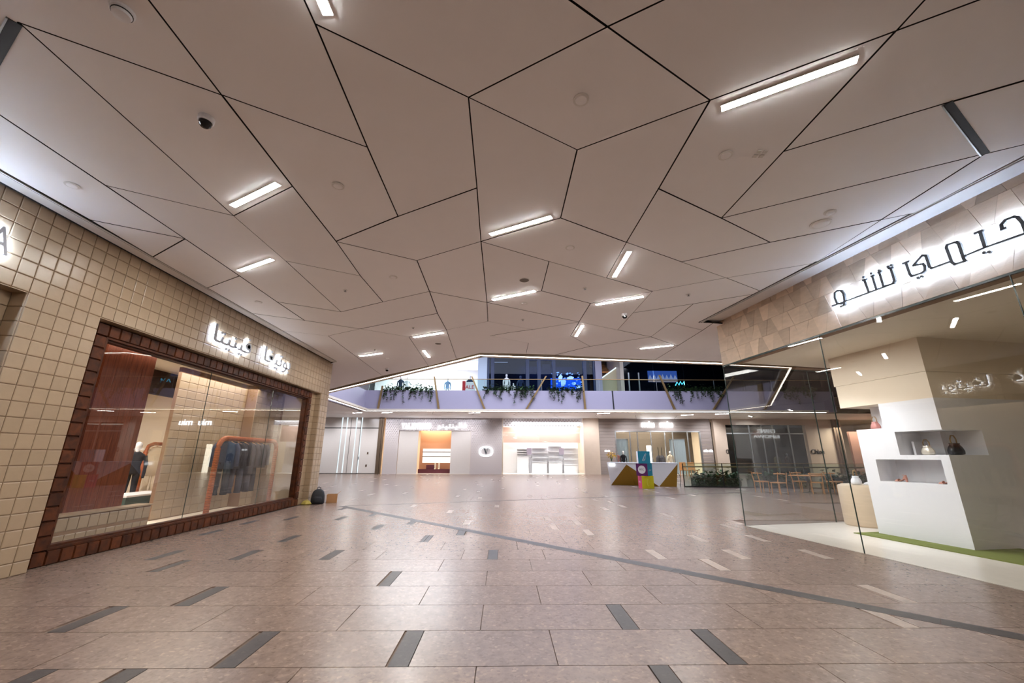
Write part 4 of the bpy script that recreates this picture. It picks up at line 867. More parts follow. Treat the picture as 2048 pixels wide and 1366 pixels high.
# --- studded white front
th = thing('studded_front', 'white shop front studded with small relief, sign over a recessed doorway', 'shop front', (fx(880), YF, 0))
X0, X1, XO0, XO1 = fx(768), fx(1004), fx(796), fx(941)
zo = fz(862); zt = fz(836)
MB().box(X0, XO0, YF, YF + 0.15, 0, zt).box(XO1, X1, YF, YF + 0.15, 0, zt).box(XO0, XO1, YF, YF + 0.15, zo, zt).build('facing', M['stud'], th)
st = MB(); nx = int((X1 - X0) / 0.19); nz = 20
for j in range(nz):
    for i in range(nx):
        z = zt - 0.14 - j * 0.15; x = X0 + 0.12 + i * 0.19 + (0.095 if j % 2 else 0)
        if x > X1 - 0.06 or (XO0 - 0.08 < x < XO1 + 0.08 and z < zo + 0.08) or (fx(958) < x < fx(987) and fz(917) < z < fz(889)): continue
        dpt = 0.09 * max(0.12, 1 - j / 17); w = 0.07
        st.add([(x - w, YF, z + 0.05), (x, YF, z - 0.07), (x + w, YF, z + 0.05), (x, YF - dpt, z)], [(0, 1, 3), (1, 2, 3), (2, 0, 3)])
o = st.build('relief_studs', M['stud'], th); o['kind'] = 'stuff'
for a, b in ((fx(796), fx(836)), (fx(901), fx(941))): MB().box(a + 0.02, b - 0.02, YF + 0.10, YF + 0.14, 0.02, zo).build('door_panel', M['greypan'], th)
MB().box(X0, X1, YF - 0.04, YF + 0.05, zt, zt + 0.12).build('cove_lamp', emit('cove', (0.9, 0.93, 1.0), 1.6), th)
# the open shop behind
a, b = fx(836), fx(901)
struct('wall_far_salmon', MB().box(a - 0.3, b + 0.3, YF + 2.5, YF + 2.6, 0, ZF), M['salmon'])
th = thing('shoe_shelves', 'pale lit shelves against a salmon wall in the studded shop', 'shelf', ((a + b) / 2, YF + 2.2, 0))
za, zb = fz(897), fz(927)
MB().box(a, b, YF + 2.40, YF + 2.48, zb, za).build('back_panel', emit('shelf_glow', (1.0, 0.86, 0.78), 0.55), th)
for q in (904, 914): MB().box(a, b, YF + 2.15, YF + 2.42, fz(q) - 0.03, fz(q) + 0.03).build('shelf', M['bronze'], th)
th = thing('burgundy_bench', 'burgundy bench below the shelves in the studded shop', 'bench', ((a + b) / 2, YF + 1.8, 0.01))
MB().box(a - 0.2, b + 0.2, YF + 1.6, YF + 2.1, 0.01, 0.36).build('seat', M['burg'], th); MB().box(a + 0.5, a + 1.2, YF + 1.7, YF + 2.0, 0.36, 0.72).build('cushion', M['burg'], th)
for k, p in enumerate((866, 874)):
    th = thing('boot', ['left', 'right'][k] + ' tall beige boot on show in the studded shop', 'boot', (fx(p), YF + 1.6, 0.36))
    MB().tube([(fx(p), YF + 1.8, 0.40), (fx(p), YF + 1.8, 0.9)], [0.07, 0.09], 10).build('shaft', M['beigecl'], th)
    MB().hull([(fx(p) - 0.06, YF + 1.55, 0.36), (fx(p) + 0.06, YF + 1.55, 0.36), (fx(p) + 0.06, YF + 1.87, 0.36), (fx(p) - 0.06, YF + 1.87, 0.36)], [(fx(p) - 0.04, YF + 1.6, 0.41), (fx(p) + 0.04, YF + 1.6, 0.41), (fx(p) + 0.06, YF + 1.87, 0.48), (fx(p) - 0.06, YF + 1.87, 0.48)]).build('foot', M['beigecl'], th)
def far_text(body, p0, p1, y0, y1, m, name, lab, off=0.12, yy=None, depth=0.05, parent=None):
    Y = yy or YF
    A = at_y(p0, y1, Y); B = at_y(p1, y0, Y)
    tb = text_mb(body, B.x - A.x, B.z - A.z, depth)
    q = xf(tb, lambda v: (A.x + v[0], Y - off + v[1], A.z + v[2]))
    if parent: return q.build(name, m, parent)
    th = thing(name, lab, 'sign', ((A.x + B.x) / 2, Y - off, A.z)); q.build('lettering', m, th); return th
SER = lambda s: ''.join(chr(0x1D400 + ord(c) - 65) for c in s)
far_text(SER('VALENTINO'), 803, 862, 846.5, 858.5, M['signw'], 'latin_sign', 'lit white serif sign over the studded front')
far_text("\ufeee\ufee8\ufef4\ufe98\ufee8\ufef4\ufedf\ufe8e\ufed3", 875, 934, 845.5, 860, M['signw'], 'arabic_sign', 'lit white Arabic sign over the studded front')
th = thing('v_emblem', 'round lit emblem with a dark letter V on the studded front', 'sign', (fx(972), YF - 0.1, fz(903)))
c = at_y(972, 903, YF)
def ring(mb, cx, cz, rx, rz, y, r=0.03, n=28, e=2.6):
    pts = []
    for k in range(n):
        a = 2 * math.pi * k / n; ca, sa = math.cos(a), math.sin(a)
        pts.append((cx + rx * math.copysign(abs(ca) ** (2 / e), ca), y, cz + rz * math.copysign(abs(sa) ** (2 / e), sa)))
    return mb.tube(pts, r, 6, close=True)
ring(MB(), c.x, c.z, 0.58, 0.40, YF - 0.10, 0.035).build('lit_ring', M['signw'], th)
ring(MB(), c.x, c.z, 0.45, 0.29, YF - 0.10, 0.014).build('inner_ring', M['signw'], th)
xf(text_mb(SER('V'), 0.46, 0.56, 0.04), lambda v: (c.x - 0.23 + v[0], YF - 0.16 + v[1], c.z - 0.28 + v[2])).build('letter', M['letter'], th)
# --- bright white front
th = thing('white_glass_front', 'very bright white glass shop front left of the beige pillar', 'shop front', (fx(1085), YF, 0))
X0, X1 = fx(1005), fx(1166)
zb = fz(852)
MB().box(X0, X1, YF, YF + 0.12, zb, fz(834)).build('band', M['white'], th)
st = MB()
for j in range(4):
    for i in range(int((X1 - X0) / 0.26)):
        z = fz(836) - 0.16 - j * 0.15; x = X0 + 0.14 + i * 0.26 + (0.13 if j % 2 else 0)
        st.add([(x - 0.1, YF, z), (x, YF, z - 0.07), (x + 0.1, YF, z), (x, YF, z + 0.07), (x, YF - 0.05, z)], [(0, 1, 4), (1, 2, 4), (2, 3, 4), (3, 0, 4)])
o = st.build('relief_studs', M['stud'], th); o['kind'] = 'stuff'
MB().box(X0, X1, YF - 0.04, YF + 0.05, fz(835), fz(835) + 0.1).build('cove_lamp', emit('cove', (0.9, 0.93, 1.0), 6.0), th)
MB().box(X0, X1, YF + 1.4, YF + 1.44, fz(884), fz(852)).build('translucent_screen', mat('peach_screen', (196, 164, 150), 0.6), th)
for a, b in ((1005, 1056), (1056, 1110), (1110, 1166)): MB().box(fx(a) + 0.01, fx(b) - 0.01, YF + 0.04, YF + 0.06, 0, zb).build('pane', M['glass'], th)
struct('wall_far_white', MB().box(X0, X1, YF + 2.6, YF + 2.7, 0, ZF), M['white'])
for k, (a, b, q0, q1) in enumerate(((1036, 1060, 897, 912), (1067, 1098, 895, 925), (1102, 1130, 891, 925), (1134, 1162, 895, 930))):
    th = thing('white_shelving', ['first', 'second', 'third', 'fourth'][k] + ' white display unit from the left in the bright white shop', 'shelf', (fx((a + b) / 2), YF + 2.2, 0.01))
    xa, xb = fx(a), fx(b)
    MB().box(xa, xb, YF + 2.5, YF + 2.58, fz(q1), fz(q0)).build('back_panel', M['white'], th)
    nsh = 3
    for j in range(nsh + 1):
        z = fz(q1) + (fz(q0) - fz(q1)) * j / nsh; MB().box(xa, xb, YF + 2.1, YF + 2.5, z - 0.03, z + 0.03).build('shelf', M['white'], th)
    MB().box(xa, xb, YF + 2.15, YF + 2.5, 0.01, fz(q1) - 0.06).build('base_cabinet', M['white'], th)
    if k in (1, 2): MB().box(fx(1056 + 68 * (k - 1)), fx(1066 + 68 * (k - 1)), YF + 2.05, YF + 2.1, fz(909), fz(895)).build('picture', M['lav'], th)
# beige pillar
tag(MB().box(fx(1167), fx(1198), YF - 0.25, YF + 0.2, 0, fz(834)).build('beige_pillar', M['stone']), 'plain beige stone pillar between the white and the timber fronts', 'pillar')
# --- grey timber front
th = thing('timber_shop_front', 'grey timber clad shop front with a wide glass opening behind the kiosk', 'shop front', (fx(1310), YF, 0))
X0, X1, XA, XB = fx(1199), fx(1424), fx(1231), fx(1402); zo = fz(861)
nb = 17
zs = [fz(836) * k / nb for k in range(nb + 1)]
for k in range(nb):
    z0, z1 = zs[k], zs[k + 1]
    if z0 < zo - 0.05:
        MB().box(X0, XA, YF - 0.08, YF + 0.1, z0 + 0.006, z1 - 0.006).build('plank', M['timber'], th); MB().box(XB, X1, YF - 0.08, YF + 0.1, z0 + 0.006, z1 - 0.006).build('plank', M['timber'], th)
    else: MB().box(X0, X1, YF - 0.08, YF + 0.1, z0 + 0.006, z1 - 0.006).build('plank', M['timber'], th)
MB().box(XA - 0.02, XA + 0.08, YF - 0.1, YF + 0.12, 0, zo).box(XB - 0.08, XB + 0.02, YF - 0.1, YF + 0.12, 0, zo).box(XA, XB, YF - 0.1, YF + 0.12, zo - 0.08, zo + 0.02).build('door_frame', M['steel'], th)
pp = [1233, 1261, 1276, 1303, 1331, 1347, 1377, 1401]
for a, b in zip(pp, pp[1:]): MB().box(fx(a) + 0.03, fx(b) - 0.03, YF + 0.0, YF + 0.02, 0.02, zo - 0.08).build('pane', M['glass'], th)
for a in pp[1:-1]: MB().box(fx(a) - 0.04, fx(a) + 0.04, YF - 0.02, YF + 0.05, 0, zo - 0.05).build('mullion', M['steel'], th)
def curtain(a, b, q0, q1, lab):
    th = thing('pleated_curtain', lab, 'curtain', (fx((a + b) / 2), YF + 1.0, 0.01)); xa, xb = fx(a), fx(b); n = 36
    vs = []; fs = []
    for k in range(n + 1):
        x = xa + (xb - xa) * k / n; y = YF + 1.0 + 0.07 * (k % 2)
        vs += [(x, y, 0.02), (x, y, fz(q0)), (x, y + 0.02, fz(q0)), (x, y + 0.02, 0.02)]
    for k in range(n):
        for j in range(4): fs.append((4 * k + j, 4 * k + 4 + j, 4 * k + 4 + (j + 1) % 4, 4 * k + (j + 1) % 4))
    MB().add(vs, fs).build('cloth', M['curtain'], th); MB().box(xa, xb, YF + 0.98, YF + 1.1, fz(q0), fz(q0) + 0.06).build('rod', M['steel'], th)
curtain(1233, 1263, 877, 946, 'pale pleated curtain at the left of the timber front window')
curtain(1348, 1380, 877, 946, 'pale pleated curtain at the right of the timber front window')
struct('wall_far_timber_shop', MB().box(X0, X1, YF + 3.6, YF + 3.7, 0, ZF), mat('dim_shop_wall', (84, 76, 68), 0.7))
tag(MB().box(fx(1308), fx(1319), YF + 1.9, YF + 2.0, 0.01, fz(889)).build('lit_panel', emit('lit_display', (1.0, 0.90, 0.72), 3.2)), 'tall glowing panel in the middle of the timber front', 'light panel')
for k, (p, m_, lab) in enumerate(((1236, M['pinkbag'], 'mannequin in pink at the left end of the timber front window'), (1249, M['indigo'], 'mannequin in a dark top beside the curtain in the timber front'), (1344, M['beigecl'], 'mannequin in pale clothes right of centre in the timber front'))):
    mannequin((fx(p), YF + 0.6, 0.01), lab, m_, M['skinm'], 1.95)
for k, (p, lab) in enumerate(((1327, 'dark garment stack left of the black pillar in the timber front'), (1334, 'dark garment stack right of the black pillar in the timber front'))):
    th = thing('garment_stand', lab, 'clothes stand', (fx(p), YF + 1.4, 0.01)); MB().tube([(fx(p), YF + 1.4, 0.02), (fx(p), YF + 1.4, 2.3)], 0.03, 8).build('pole', M['black'], th)
    MB().lathe((fx(p), YF + 1.4, 0.5), [(0.2, 0), (0.3, 0.3), (0.26, 0.9), (0.12, 1.1)], 10, sy=0.5).build('clothes', M['greycl'], th)
far_text('miu  miu', 1283, 1343, 843.5, 854.5, emit('lit_letter_bold', (0.92, 0.97, 1.0), 5), 'bold_sign', 'bright white rounded sign over the grey timber front', 0.2, depth=0.08)
far_text('miu miu', 1209, 1219, 899.5, 903.5, M['signw'], 'small_sign', 'tiny lit sign on the timber wall left of the kiosk flowers', 0.12)
far_text('miu miu', 1407, 1424, 898.5, 904, M['signw'], 'small_sign', 'tiny lit sign on the timber wall near the glass corner', 0.12)
for k, p in enumerate((1369, 1386)):
    th = thing('wooden_chair', ['left', 'right'][k] + ' of two pale wooden chairs behind the kiosk', 'chair', (fx(p), YF - 2.6, 0))
    xx = at_y(p, 940, YF - 2.6).x; yy = YF - 2.6
    MB().box(xx - 0.3, xx + 0.3, yy - 0.28, yy + 0.28, 0.42, 0.48).build('seat', M['oak'], th); MB().hull([(xx - 0.3, yy + 0.2, 0.48), (xx + 0.3, yy + 0.2, 0.48), (xx + 0.3, yy + 0.26, 0.48), (xx - 0.3, yy + 0.26, 0.48)], [(xx - 0.24, yy + 0.3, 1.05), (xx + 0.24, yy + 0.3, 1.05), (xx + 0.24, yy + 0.35, 1.05), (xx - 0.24, yy + 0.35, 1.05)]).build('backrest', M['oak'], th)
    for sx in (-0.26, 0.26):
        for sy in (-0.24, 0.24): MB().tube([(xx + sx, yy + sy, 0), (xx + sx * 0.92, yy + sy, 0.44)], 0.035, 6).build('leg', M['oak'], th)
# --- stone portal front seen through the glass corner
th = thing('stone_portal_front', 'beige stone shop portal with dark glazing seen through the right shop glass', 'shop front', (fx(1560), YF, 0))
X0, X1, XA, XB = fx(1428), fx(1665), fx(1452), fx(1612); zo = fz(848)
MB().box(X0, XA, YF - 0.3, YF + 0.1, 0, fz(836)).build('pier', M['stone'], th); MB().box(XB, X1, YF - 0.3, YF + 0.1, 0, fz(836)).build('pier', M['stone'], th); MB().box(XA, XB, YF - 0.3, YF + 0.1, zo, fz(836)).build('lintel', M['stone'], th)
pp = [1453, 1502, 1528, 1550, 1582, 1611]
for a, b in zip(pp, pp[1:]): MB().box(fx(a) + 0.03, fx(b) - 0.03, YF - 0.02, YF, 0.02, zo).build('pane', M['glassd'], th)
for a in pp[1:-1]: MB().box(fx(a) - 0.05, fx(a) + 0.05, YF - 0.06, YF + 0.02, 0, zo).build('mullion', M['steel'], th)
MB().box(XA, XB, YF - 0.06, YF + 0.02, fz(865) - 0.05, fz(865) + 0.05).build('transom', M['steel'], th)
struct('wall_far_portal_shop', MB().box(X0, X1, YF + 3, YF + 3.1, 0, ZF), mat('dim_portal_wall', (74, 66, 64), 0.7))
mannequin((fx(1560), YF + 0.7, 0.01), 'mannequin in a long mustard dress behind the stone portal glazing', mat('mustard', (176, 156, 92), 0.8), None, 1.8)
mannequin((fx(1581), YF + 0.7, 0.01), 'mannequin in a long dusty pink dress behind the stone portal glazing', mat('dusty_pink', (168, 132, 122), 0.8), None, 1.8)
M['ink'] = mat('black_letters', (20, 18, 18), 0.5)
far_text('Chlo\u00e9', 1449, 1461, 899, 907.5, M['ink'], 'portal_sign', 'black lettering on the left pier of the stone portal', 0.36)
far_text('Chlo\u00e9', 1618, 1642, 899, 908, M['ink'], 'portal_sign', 'black lettering on the right pier of the stone portal', 0.36)
th = thing('dark_pillar_bundle', 'dark bronze pillar at the right end of the stone portal', 'pilaster', (fx(1672), YF, 0))
for k in range(3): MB().box(fx(1665) + 0.22 * k, fx(1665) + 0.22 * k + 0.17, YF - 0.5, YF, 0, fz(836)).build('flute', M['bronze'], th)
struct('wall_far_right_shop', MB().box(fx(1680), 36, YF - 1.2, YF - 1.0, 0, fz(862)), mat('rosy_wall', (150, 112, 98), 0.5))
# the shops round the corner to the left, mirrored in the right shop's glass
for body, xa, xb, za, zb, lab in (('CHANEL', -26.2, -23.7, 3.92, 4.33, 'white lit capitals on the far left wall, mirrored in the right glass'), ('RIMOWA', -26.7, -23.2, 3.40, 3.72, 'second row of lit capitals mirrored in the right glass')):
    th = thing('mirrored_sign', lab, 'sign', ((xa + xb) / 2, YF - 0.1, za)); xf(text_mb(body, xb - xa, zb - za, 0.05), lambda v: (xa + v[0], YF - 0.12 + v[1], za + v[2])).build('lettering', M['signw'], th)
# ================================================================ UPPER FLOOR
ZP, ZH = 6.29, 7.17
path = [(-10.75, 21.8), (-10.45, 31.0), (25.0, 30.35)]
par = MB()
for (a, b), nrm in (((path[0], path[1]), 0), ((path[1], path[2]), 1)):
    A, B = Vector(a), Vector(b); d = (B - A).normalized(); n = Vector((-d.y, d.x)) * 0.22
    par.prism([A - d * 0.02, B + d * 0.02, B + n, A + n], ZC + 0.02, ZP)
wall_up = struct('wall_upper_parapet', par, M['lav'])
struct('floor_upper', MB().box(-28, 36, 31.2, 42, 5.3, 6.0).box(-28, -10.8, 20, 31.2, 5.3, 6.0), M['slabl'])
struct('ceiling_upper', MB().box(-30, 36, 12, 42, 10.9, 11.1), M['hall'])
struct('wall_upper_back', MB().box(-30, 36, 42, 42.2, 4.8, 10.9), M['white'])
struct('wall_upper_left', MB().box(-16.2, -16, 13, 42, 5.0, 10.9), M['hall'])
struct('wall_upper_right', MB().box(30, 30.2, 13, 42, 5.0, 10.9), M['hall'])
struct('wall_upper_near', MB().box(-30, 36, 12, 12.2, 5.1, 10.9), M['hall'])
YP = 30.3
def ux(p, py=800): return at_y(p, py, YP).x
def yp(x): return 31.0 + (x + 10.45) * (-0.65 / 35.45) 
# panel joints in the parapet
for p in (1228,):
    A, B = at_y(1226.9, 780, YP), at_y(1230.6, 820, YP)
    MB().hull([(B.x - 0.05, yp(B.x) - 0.012, ZC + 0.05), (B.x + 0.05, yp(B.x) - 0.012, ZC + 0.05), (B.x + 0.05, yp(B.x) + 0.01, ZC + 0.05), (B.x - 0.05, yp(B.x) + 0.01, ZC + 0.05)],
              [(A.x - 0.05, yp(A.x) - 0.012, ZP), (A.x + 0.05, yp(A.x) - 0.012, ZP), (A.x + 0.05, yp(A.x) + 0.01, ZP), (A.x - 0.05, yp(A.x) + 0.01, ZP)]).build('joint', M['dark'], wall_up)
# brass struts
STR = [((759, 768), (748.7, 819), 'leaning left of the first hanging plants'), ((865.5, 749.5), (874.7, 818), 'between the first plants and the sale board'), ((942.4, 749.5), (969, 818), 'just right of the sale board'),
       ((1093.7, 749.4), (1052.7, 818), 'slanting between the two middle plant troughs'), ((1167, 749.4), (1173.6, 819), 'right of the blue lit display'), ((1322.8, 748), (1353.5, 817.4), 'in front of the mountain poster'),
       ((1472, 751.5), (1431.5, 818.5), 'slanting at the corner of the right shop'), ((1576, 752), (1534, 818), 'seen through the right shop glass')]
for a, b, lab in STR:
    A, B = at_y(*a, YP - 0.2), at_y(*b, YP - 0.2)
    th = thing('brass_strut', 'slanted brass parapet strut ' + lab, 'strut', (B.x, yp(B.x), B.z), group='brass parapet struts')
    y0 = yp(B.x) - 0.07; y1 = yp(A.x) - 0.07; w = 0.075
    MB().hull([(B.x - w, y0 - 0.06, B.z), (B.x + w, y0 - 0.06, B.z), (B.x + w, y0 + 0.06, B.z), (B.x - w, y0 + 0.06, B.z)], [(A.x - w * 0.8, y1 - 0.06, A.z), (A.x + w * 0.8, y1 - 0.06, A.z), (A.x + w * 0.8, y1 + 0.06, A.z), (A.x - w * 0.8, y1 + 0.06, A.z)]).build('bar', M['gold'], th)
    MB().box(B.x - w * 1.4, B.x + w * 1.4, y0 - 0.07, y0 + 0.07, B.z - 0.03, B.z + 0.02).build('foot', M['gold'], th)
for yv, w_, lab in ((23.2, 0.35, 'nearer'), (28.6, 0.3, 'farther')):
    tag(MB().box(-10.72, -10.60, yv, yv + w_, ZC + 0.05, ZP).build('brass_post', M['gold']), lab + ' of two brass posts on the side parapet at the left', 'strut', 'brass parapet struts')
# glass balustrade and rail
bal = thing('glass_balustrade', 'upper floor glass balustrade with a thin brass handrail', 'balustrade', (0, 30.8, ZP))
xs_ = [-10.3 + 2.2 * k for k in range(17)]
for a, b in zip(xs_, xs_[1:]): MB().box(a + 0.02, b - 0.02, yp((a + b) / 2) + 0.10, yp((a + b) / 2) + 0.115, ZP, ZH - 0.03).build('pane', M['glassg'], bal)
MB().tube([(-10.3, yp(-10.3) + 0.1, ZH), (25, yp(25) + 0.1, ZH)], 0.03, 8).build('handrail', M['gold'], bal)
for x in xs_[::2]: MB().box(x - 0.015, x + 0.015, yp(x) + 0.09, yp(x) + 0.13, ZP - 0.2, ZH).build('post', M['steel'], bal)
# hanging plants
def leaf_quads(mb, p, s, rnd):
    a = rnd.uniform(0, 6.28); t = rnd.uniform(-0.6, 0.9)
    d = Vector((math.cos(a) * math.cos(t), math.sin(a) * math.cos(t), -math.sin(t))); n = d.cross(Vector((0.3, 0.2, 1))).normalized(); m = d.cross(n)
    P = Vector(p)
    mb.add([P, P + d * s * 0.5 + n * s * 0.3 + m * s * 0.05, P + d * s, P + d * s * 0.5 - n * s * 0.3 + m * s * 0.05], [(0, 1, 2), (0, 2, 3)])
def trough(xa, xb, seed, lab, dense=1.0, yfun=yp):
    rnd = random.Random(seed); th = thing('trailing_plants', lab, 'plants', ((xa + xb) / 2, yfun((xa + xb) / 2), ZP), group='plants trailing over the upper parapet')
    lf, stm = MB(), MB()
    for k in range(int((xb - xa) * 150 * dense)):
        x = rnd.uniform(xa, xb); leaf_quads(lf, (x, yfun(x) + rnd.uniform(-0.08, 0.3), ZP + abs(rnd.gauss(0.04, 0.17))), rnd.uniform(0.14, 0.28), rnd)
    for k in range(int((xb - xa) * 7 * dense)):
        x = rnd.uniform(xa, xb); L = rnd.choice((0.25, 0.4, 0.55, 0.7, 0.95)) * rnd.uniform(0.8, 1.15); y = yfun(x) - 0.05; pts = []
        for j in range(6): pts.append((x + rnd.uniform(-0.03, 0.03) * j, y - 0.03 - 0.01 * j, ZP + 0.05 - L * j / 5))
        stm.tube(pts, 0.008, 4)
        for j in range(int(26 * L) + 6):
            t = rnd.random(); i = min(4, int(t * 5)); f = t * 5 - i
            p = Vector(pts[i]).lerp(Vector(pts[i + 1]), f); leaf_quads(lf, p, rnd.uniform(0.08, 0.17), rnd)
    o = lf.build('leaves', M['leaf'], th); o['kind'] = 'stuff'; o = stm.build('stems', M['stem'], th); o['kind'] = 'stuff'
trough(ux(761), ux(862), 1, 'trailing green plants left of the sale board on the upper parapet')
trough(ux(966), ux(1070), 2, 'trailing green plants below the white mannequins')
trough(ux(1099), ux(1167), 3, 'trailing green plants below the blue lit display')
trough(ux(1340), ux(1448), 4, 'trailing green plants below the neon sign on the upper parapet', 0.8)
trough(ux(1562), ux(1640), 5, 'trailing plants on the parapet seen through the right shop glass', 0.8)
# upper shop fronts
YU = 33.6
def vx(p, py=760): return at_y(p, py, YU).x
def vz(py, p=1100): return at_y(p, py, YU).z
struct('ceiling_upper_white_shop', MB().box(vx(700), vx(955), YU, 42, 9.75, 9.85), M['white'])
struct('wall_upper_white_shop', MB().box(vx(700), vx(955), 40.2, 40.3, 6, 9.8), M['white'])
struct('floor_upper_white_shop', MB().box(vx(700), vx(955), YU, 40.2, 6.0, 6.05), M['white'])
for k in range(6): tag(MB().box(vx(770) + 2.0 * k - 1, vx(770) + 2.0 * k + 0.2, 35 + 0.6 * (k % 3), 35.1 + 0.6 * (k % 3), 9.70, 9.74).build('upper_strip_lamp', M['fin']), ['first', 'second', 'third', 'fourth', 'fifth', 'sixth'][k] + ' white ceiling lamp from the left in the upper white shop', 'ceiling lamp', 'lamps of the upper white shop')
tag(MB().box(vx(845), vx(955), 40.1, 40.18, vz(770, 900) + 0.35, vz(770, 900) + 0.47).build('red_stripe', mat('red_paint', (190, 30, 44), 0.5)), 'thin red stripe on the back wall of the upper white shop', 'stripe')
th = thing('sale_board', 'red and white sale board in the upper white shop', 'sign', (vx(935), YU + 0.3, 6.05))
M['red'] = mat('red_board', (196, 24, 40), 0.5)
A, B = at_y(924, 785, YU + 0.3), at_y(931, 762, YU + 0.3); MB().box(A.x, B.x, YU + 0.3, YU + 0.5, 6.05, B.z).build('red_panel', M['red'], th)
A, B = at_y(931, 785, YU + 0.3), at_y(951, 764, YU + 0.3); MB().box(A.x, B.x, YU + 0.3, YU + 0.34, 6.05, B.z).build('white_panel', M['white'], th)
far_text('SALE', 926, 948, 770.5, 777.5, M['red'], 'lettering', '', 0.02, YU + 0.29, 0.02, th)
mannequin((vx(797), YU + 0.8, 6.05), 'mannequin in blue at the left of the upper white shop', M['denim'], M['denim'], 2.0)
mannequin((vx(808), YU + 1.2, 6.05), 'mannequin in white beside the blue one in the upper shop', M['whitel'], M['greycl'], 2.05)
mannequin((vx(893), YU + 0.8, 6.05), 'mannequin in light blue left of the sale board', mat('light_blue', (140, 170, 210), 0.8), M['whitel'], 1.85)
mannequin((vx(938), YU + 0.9, 6.05), 'mannequin in dark blue behind the sale board', M['denim'], M['denim'], 2.1)
tag(MB().box(vx(956), vx(974), YU - 0.3, YU + 0.5, 6, 10.9).build('pale_column', mat('icy_column', (200, 212, 230), 0.4)), 'pale icy white column between upper white and blue shops', 'column')
th = thing('navy_shop_front', 'dark navy glazed shop front on the upper floor', 'shop front', (vx(1080), YU, 6.0))
pp = [975, 985, 1055, 1078, 1108, 1170, 1190]
for a in pp: MB().box(vx(a) - 0.14, vx(a) + 0.14, YU - 0.15, YU + 0.1, 6, 10.9).build('mullion', M['navy'], th)
for a, b in zip(pp, pp[1:]): MB().box(vx(a) + 0.14, vx(b) - 0.14, YU - 0.02, YU, 6, 10.9).build('pane', M['glassn'], th)
MB().box(vx(1055), vx(1110), YU - 0.1, YU + 0.05, vz(722), vz(722) + 0.12).build('transom', M['navy'], th)
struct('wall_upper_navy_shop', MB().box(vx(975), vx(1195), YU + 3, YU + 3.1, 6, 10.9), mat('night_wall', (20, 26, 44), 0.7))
tag(MB().box(vx(1086), vx(1101), YU + 0.3, YU + 0.36, vz(738), vz(727)).build('grey_picture', mat('grey_lilac', (150, 146, 160), 0.6)), 'pale grey square picture high in the navy shop front', 'picture')
mannequin((vx(1013), YU - 0.8, 6.0), 'tall white mannequin in front of the navy shop front', M['skinm'], None, 1.95)
mannequin((vx(1026.5), YU - 0.8, 6.0), 'small white child mannequin beside the tall one', M['skinm'], None, 1.2)
mannequin((vx(1042), YU + 0.6, 6.0), 'white mannequin behind the navy shop glass', M['skinm'], M['indigo'], 2.1)
th = thing('blue_display', 'glowing blue display with white shapes on the upper floor', 'display', (vx(1133), YU + 0.8, 6.0))
MB().box(vx(1104), vx(1166), YU + 1.0, YU + 1.06, 6, vz(752)).build('backdrop', emit('blue_glow', (0.02, 0.14, 0.95), 1.3), th)
for (a, b, q0, q1) in ((1105, 1112, 754, 768), (1117, 1125, 748, 764), (1122, 1132, 757, 773), (1134, 1148, 752, 760), (1146, 1152, 764, 770), (1153, 1162, 770, 777)):
    A, B = at_y(a, q1, YU + 0.9), at_y(b, q0, YU + 0.9); w_, h_ = B.x - A.x, B.z - A.z; yy = YU + 0.9
    lo = [(A.x + w_ * 0.1, yy, A.z), (A.x + w_ * 0.8, yy, A.z + h_ * 0.15), (B.x, yy, A.z + h_ * 0.7), (A.x + w_ * 0.55, yy, B.z), (A.x, yy, A.z + h_ * 0.6)]
    MB().hull(lo, [(x, y + 0.06, z) for x, y, z in lo]).build('lit_shape', emit('blue_white', (0.55, 0.76, 1.0), 1.8), th)
rb = random.Random(21)
for k in range(26):
    p = at_y(rb.uniform(1104, 1166), rb.uniform(744, 778), YU + 0.85); s_ = rb.uniform(0.05, 0.16)
    lo = [(p.x - s_, p.y, p.z), (p.x, p.y, p.z - s_ * rb.uniform(0.3, 1)), (p.x + s_ * rb.uniform(0.5, 1.2), p.y, p.z + s_ * 0.3), (p.x, p.y, p.z + s_ * rb.uniform(0.3, 1))]
    MB().hull(lo, [(x, y + 0.03, z) for x, y, z in lo]).build('lit_shard', emit('blue_spark', (0.3, 0.55, 1.0), 1.6), th)
tag(MB().box(vx(1190), vx(1203), YU - 0.3, YU + 0.5, 6, 10.9).build('lavender_column', M['lav']), 'lavender column right of the navy shop front', 'column')
th = thing('escalator', 'escalator flank with a lit diagonal edge on the upper floor', 'escalator', (vx(1222), YU + 1.2, 6.0))
A, B = at_y(1204, 757, YU + 1), at_y(1236, 734, YU + 1)
MB().hull([(A.x, YU + 1.0, 6.0), (B.x, YU + 1.0, 6.0), (B.x, YU + 1.0, B.z), (A.x, YU + 1.0, A.z)], [(A.x, YU + 1.6, 6.0), (B.x, YU + 1.6, 6.0), (B.x, YU + 1.6, B.z), (A.x, YU + 1.6, A.z)]).build('flank', mat('flank_beige', (214, 200, 164), 0.5), th)
MB().tube([(A.x, YU + 0.97, A.z + 0.06), (B.x, YU + 0.97, B.z + 0.06)], 0.06, 6).build('light_edge', M['fin'], th)
th = thing('timber_ceiling_fins', 'warm timber ceiling fins above the escalator', 'ceiling fins', (vx(1222), YU + 3, 9))
for k in range(5): MB().box(vx(1204), vx(1240), YU + 3 + 0.5 * k, YU + 3.15 + 0.5 * k, 8.9 + 0.28 * k, 9.05 + 0.28 * k).build('fin', M['oak'], th)
struct('wall_upper_passage', MB().box(vx(1203), vx(1246), YU + 5.5, YU + 5.6, 6, 10.9), mat('passage_wall', (150, 120, 96), 0.7))
tag(MB().box(vx(1240), vx(1247), YU - 0.2, YU + 4, 6, 10.9).build('stone_jamb', M['stone']), 'pale stone jamb right of the escalator', 'column')
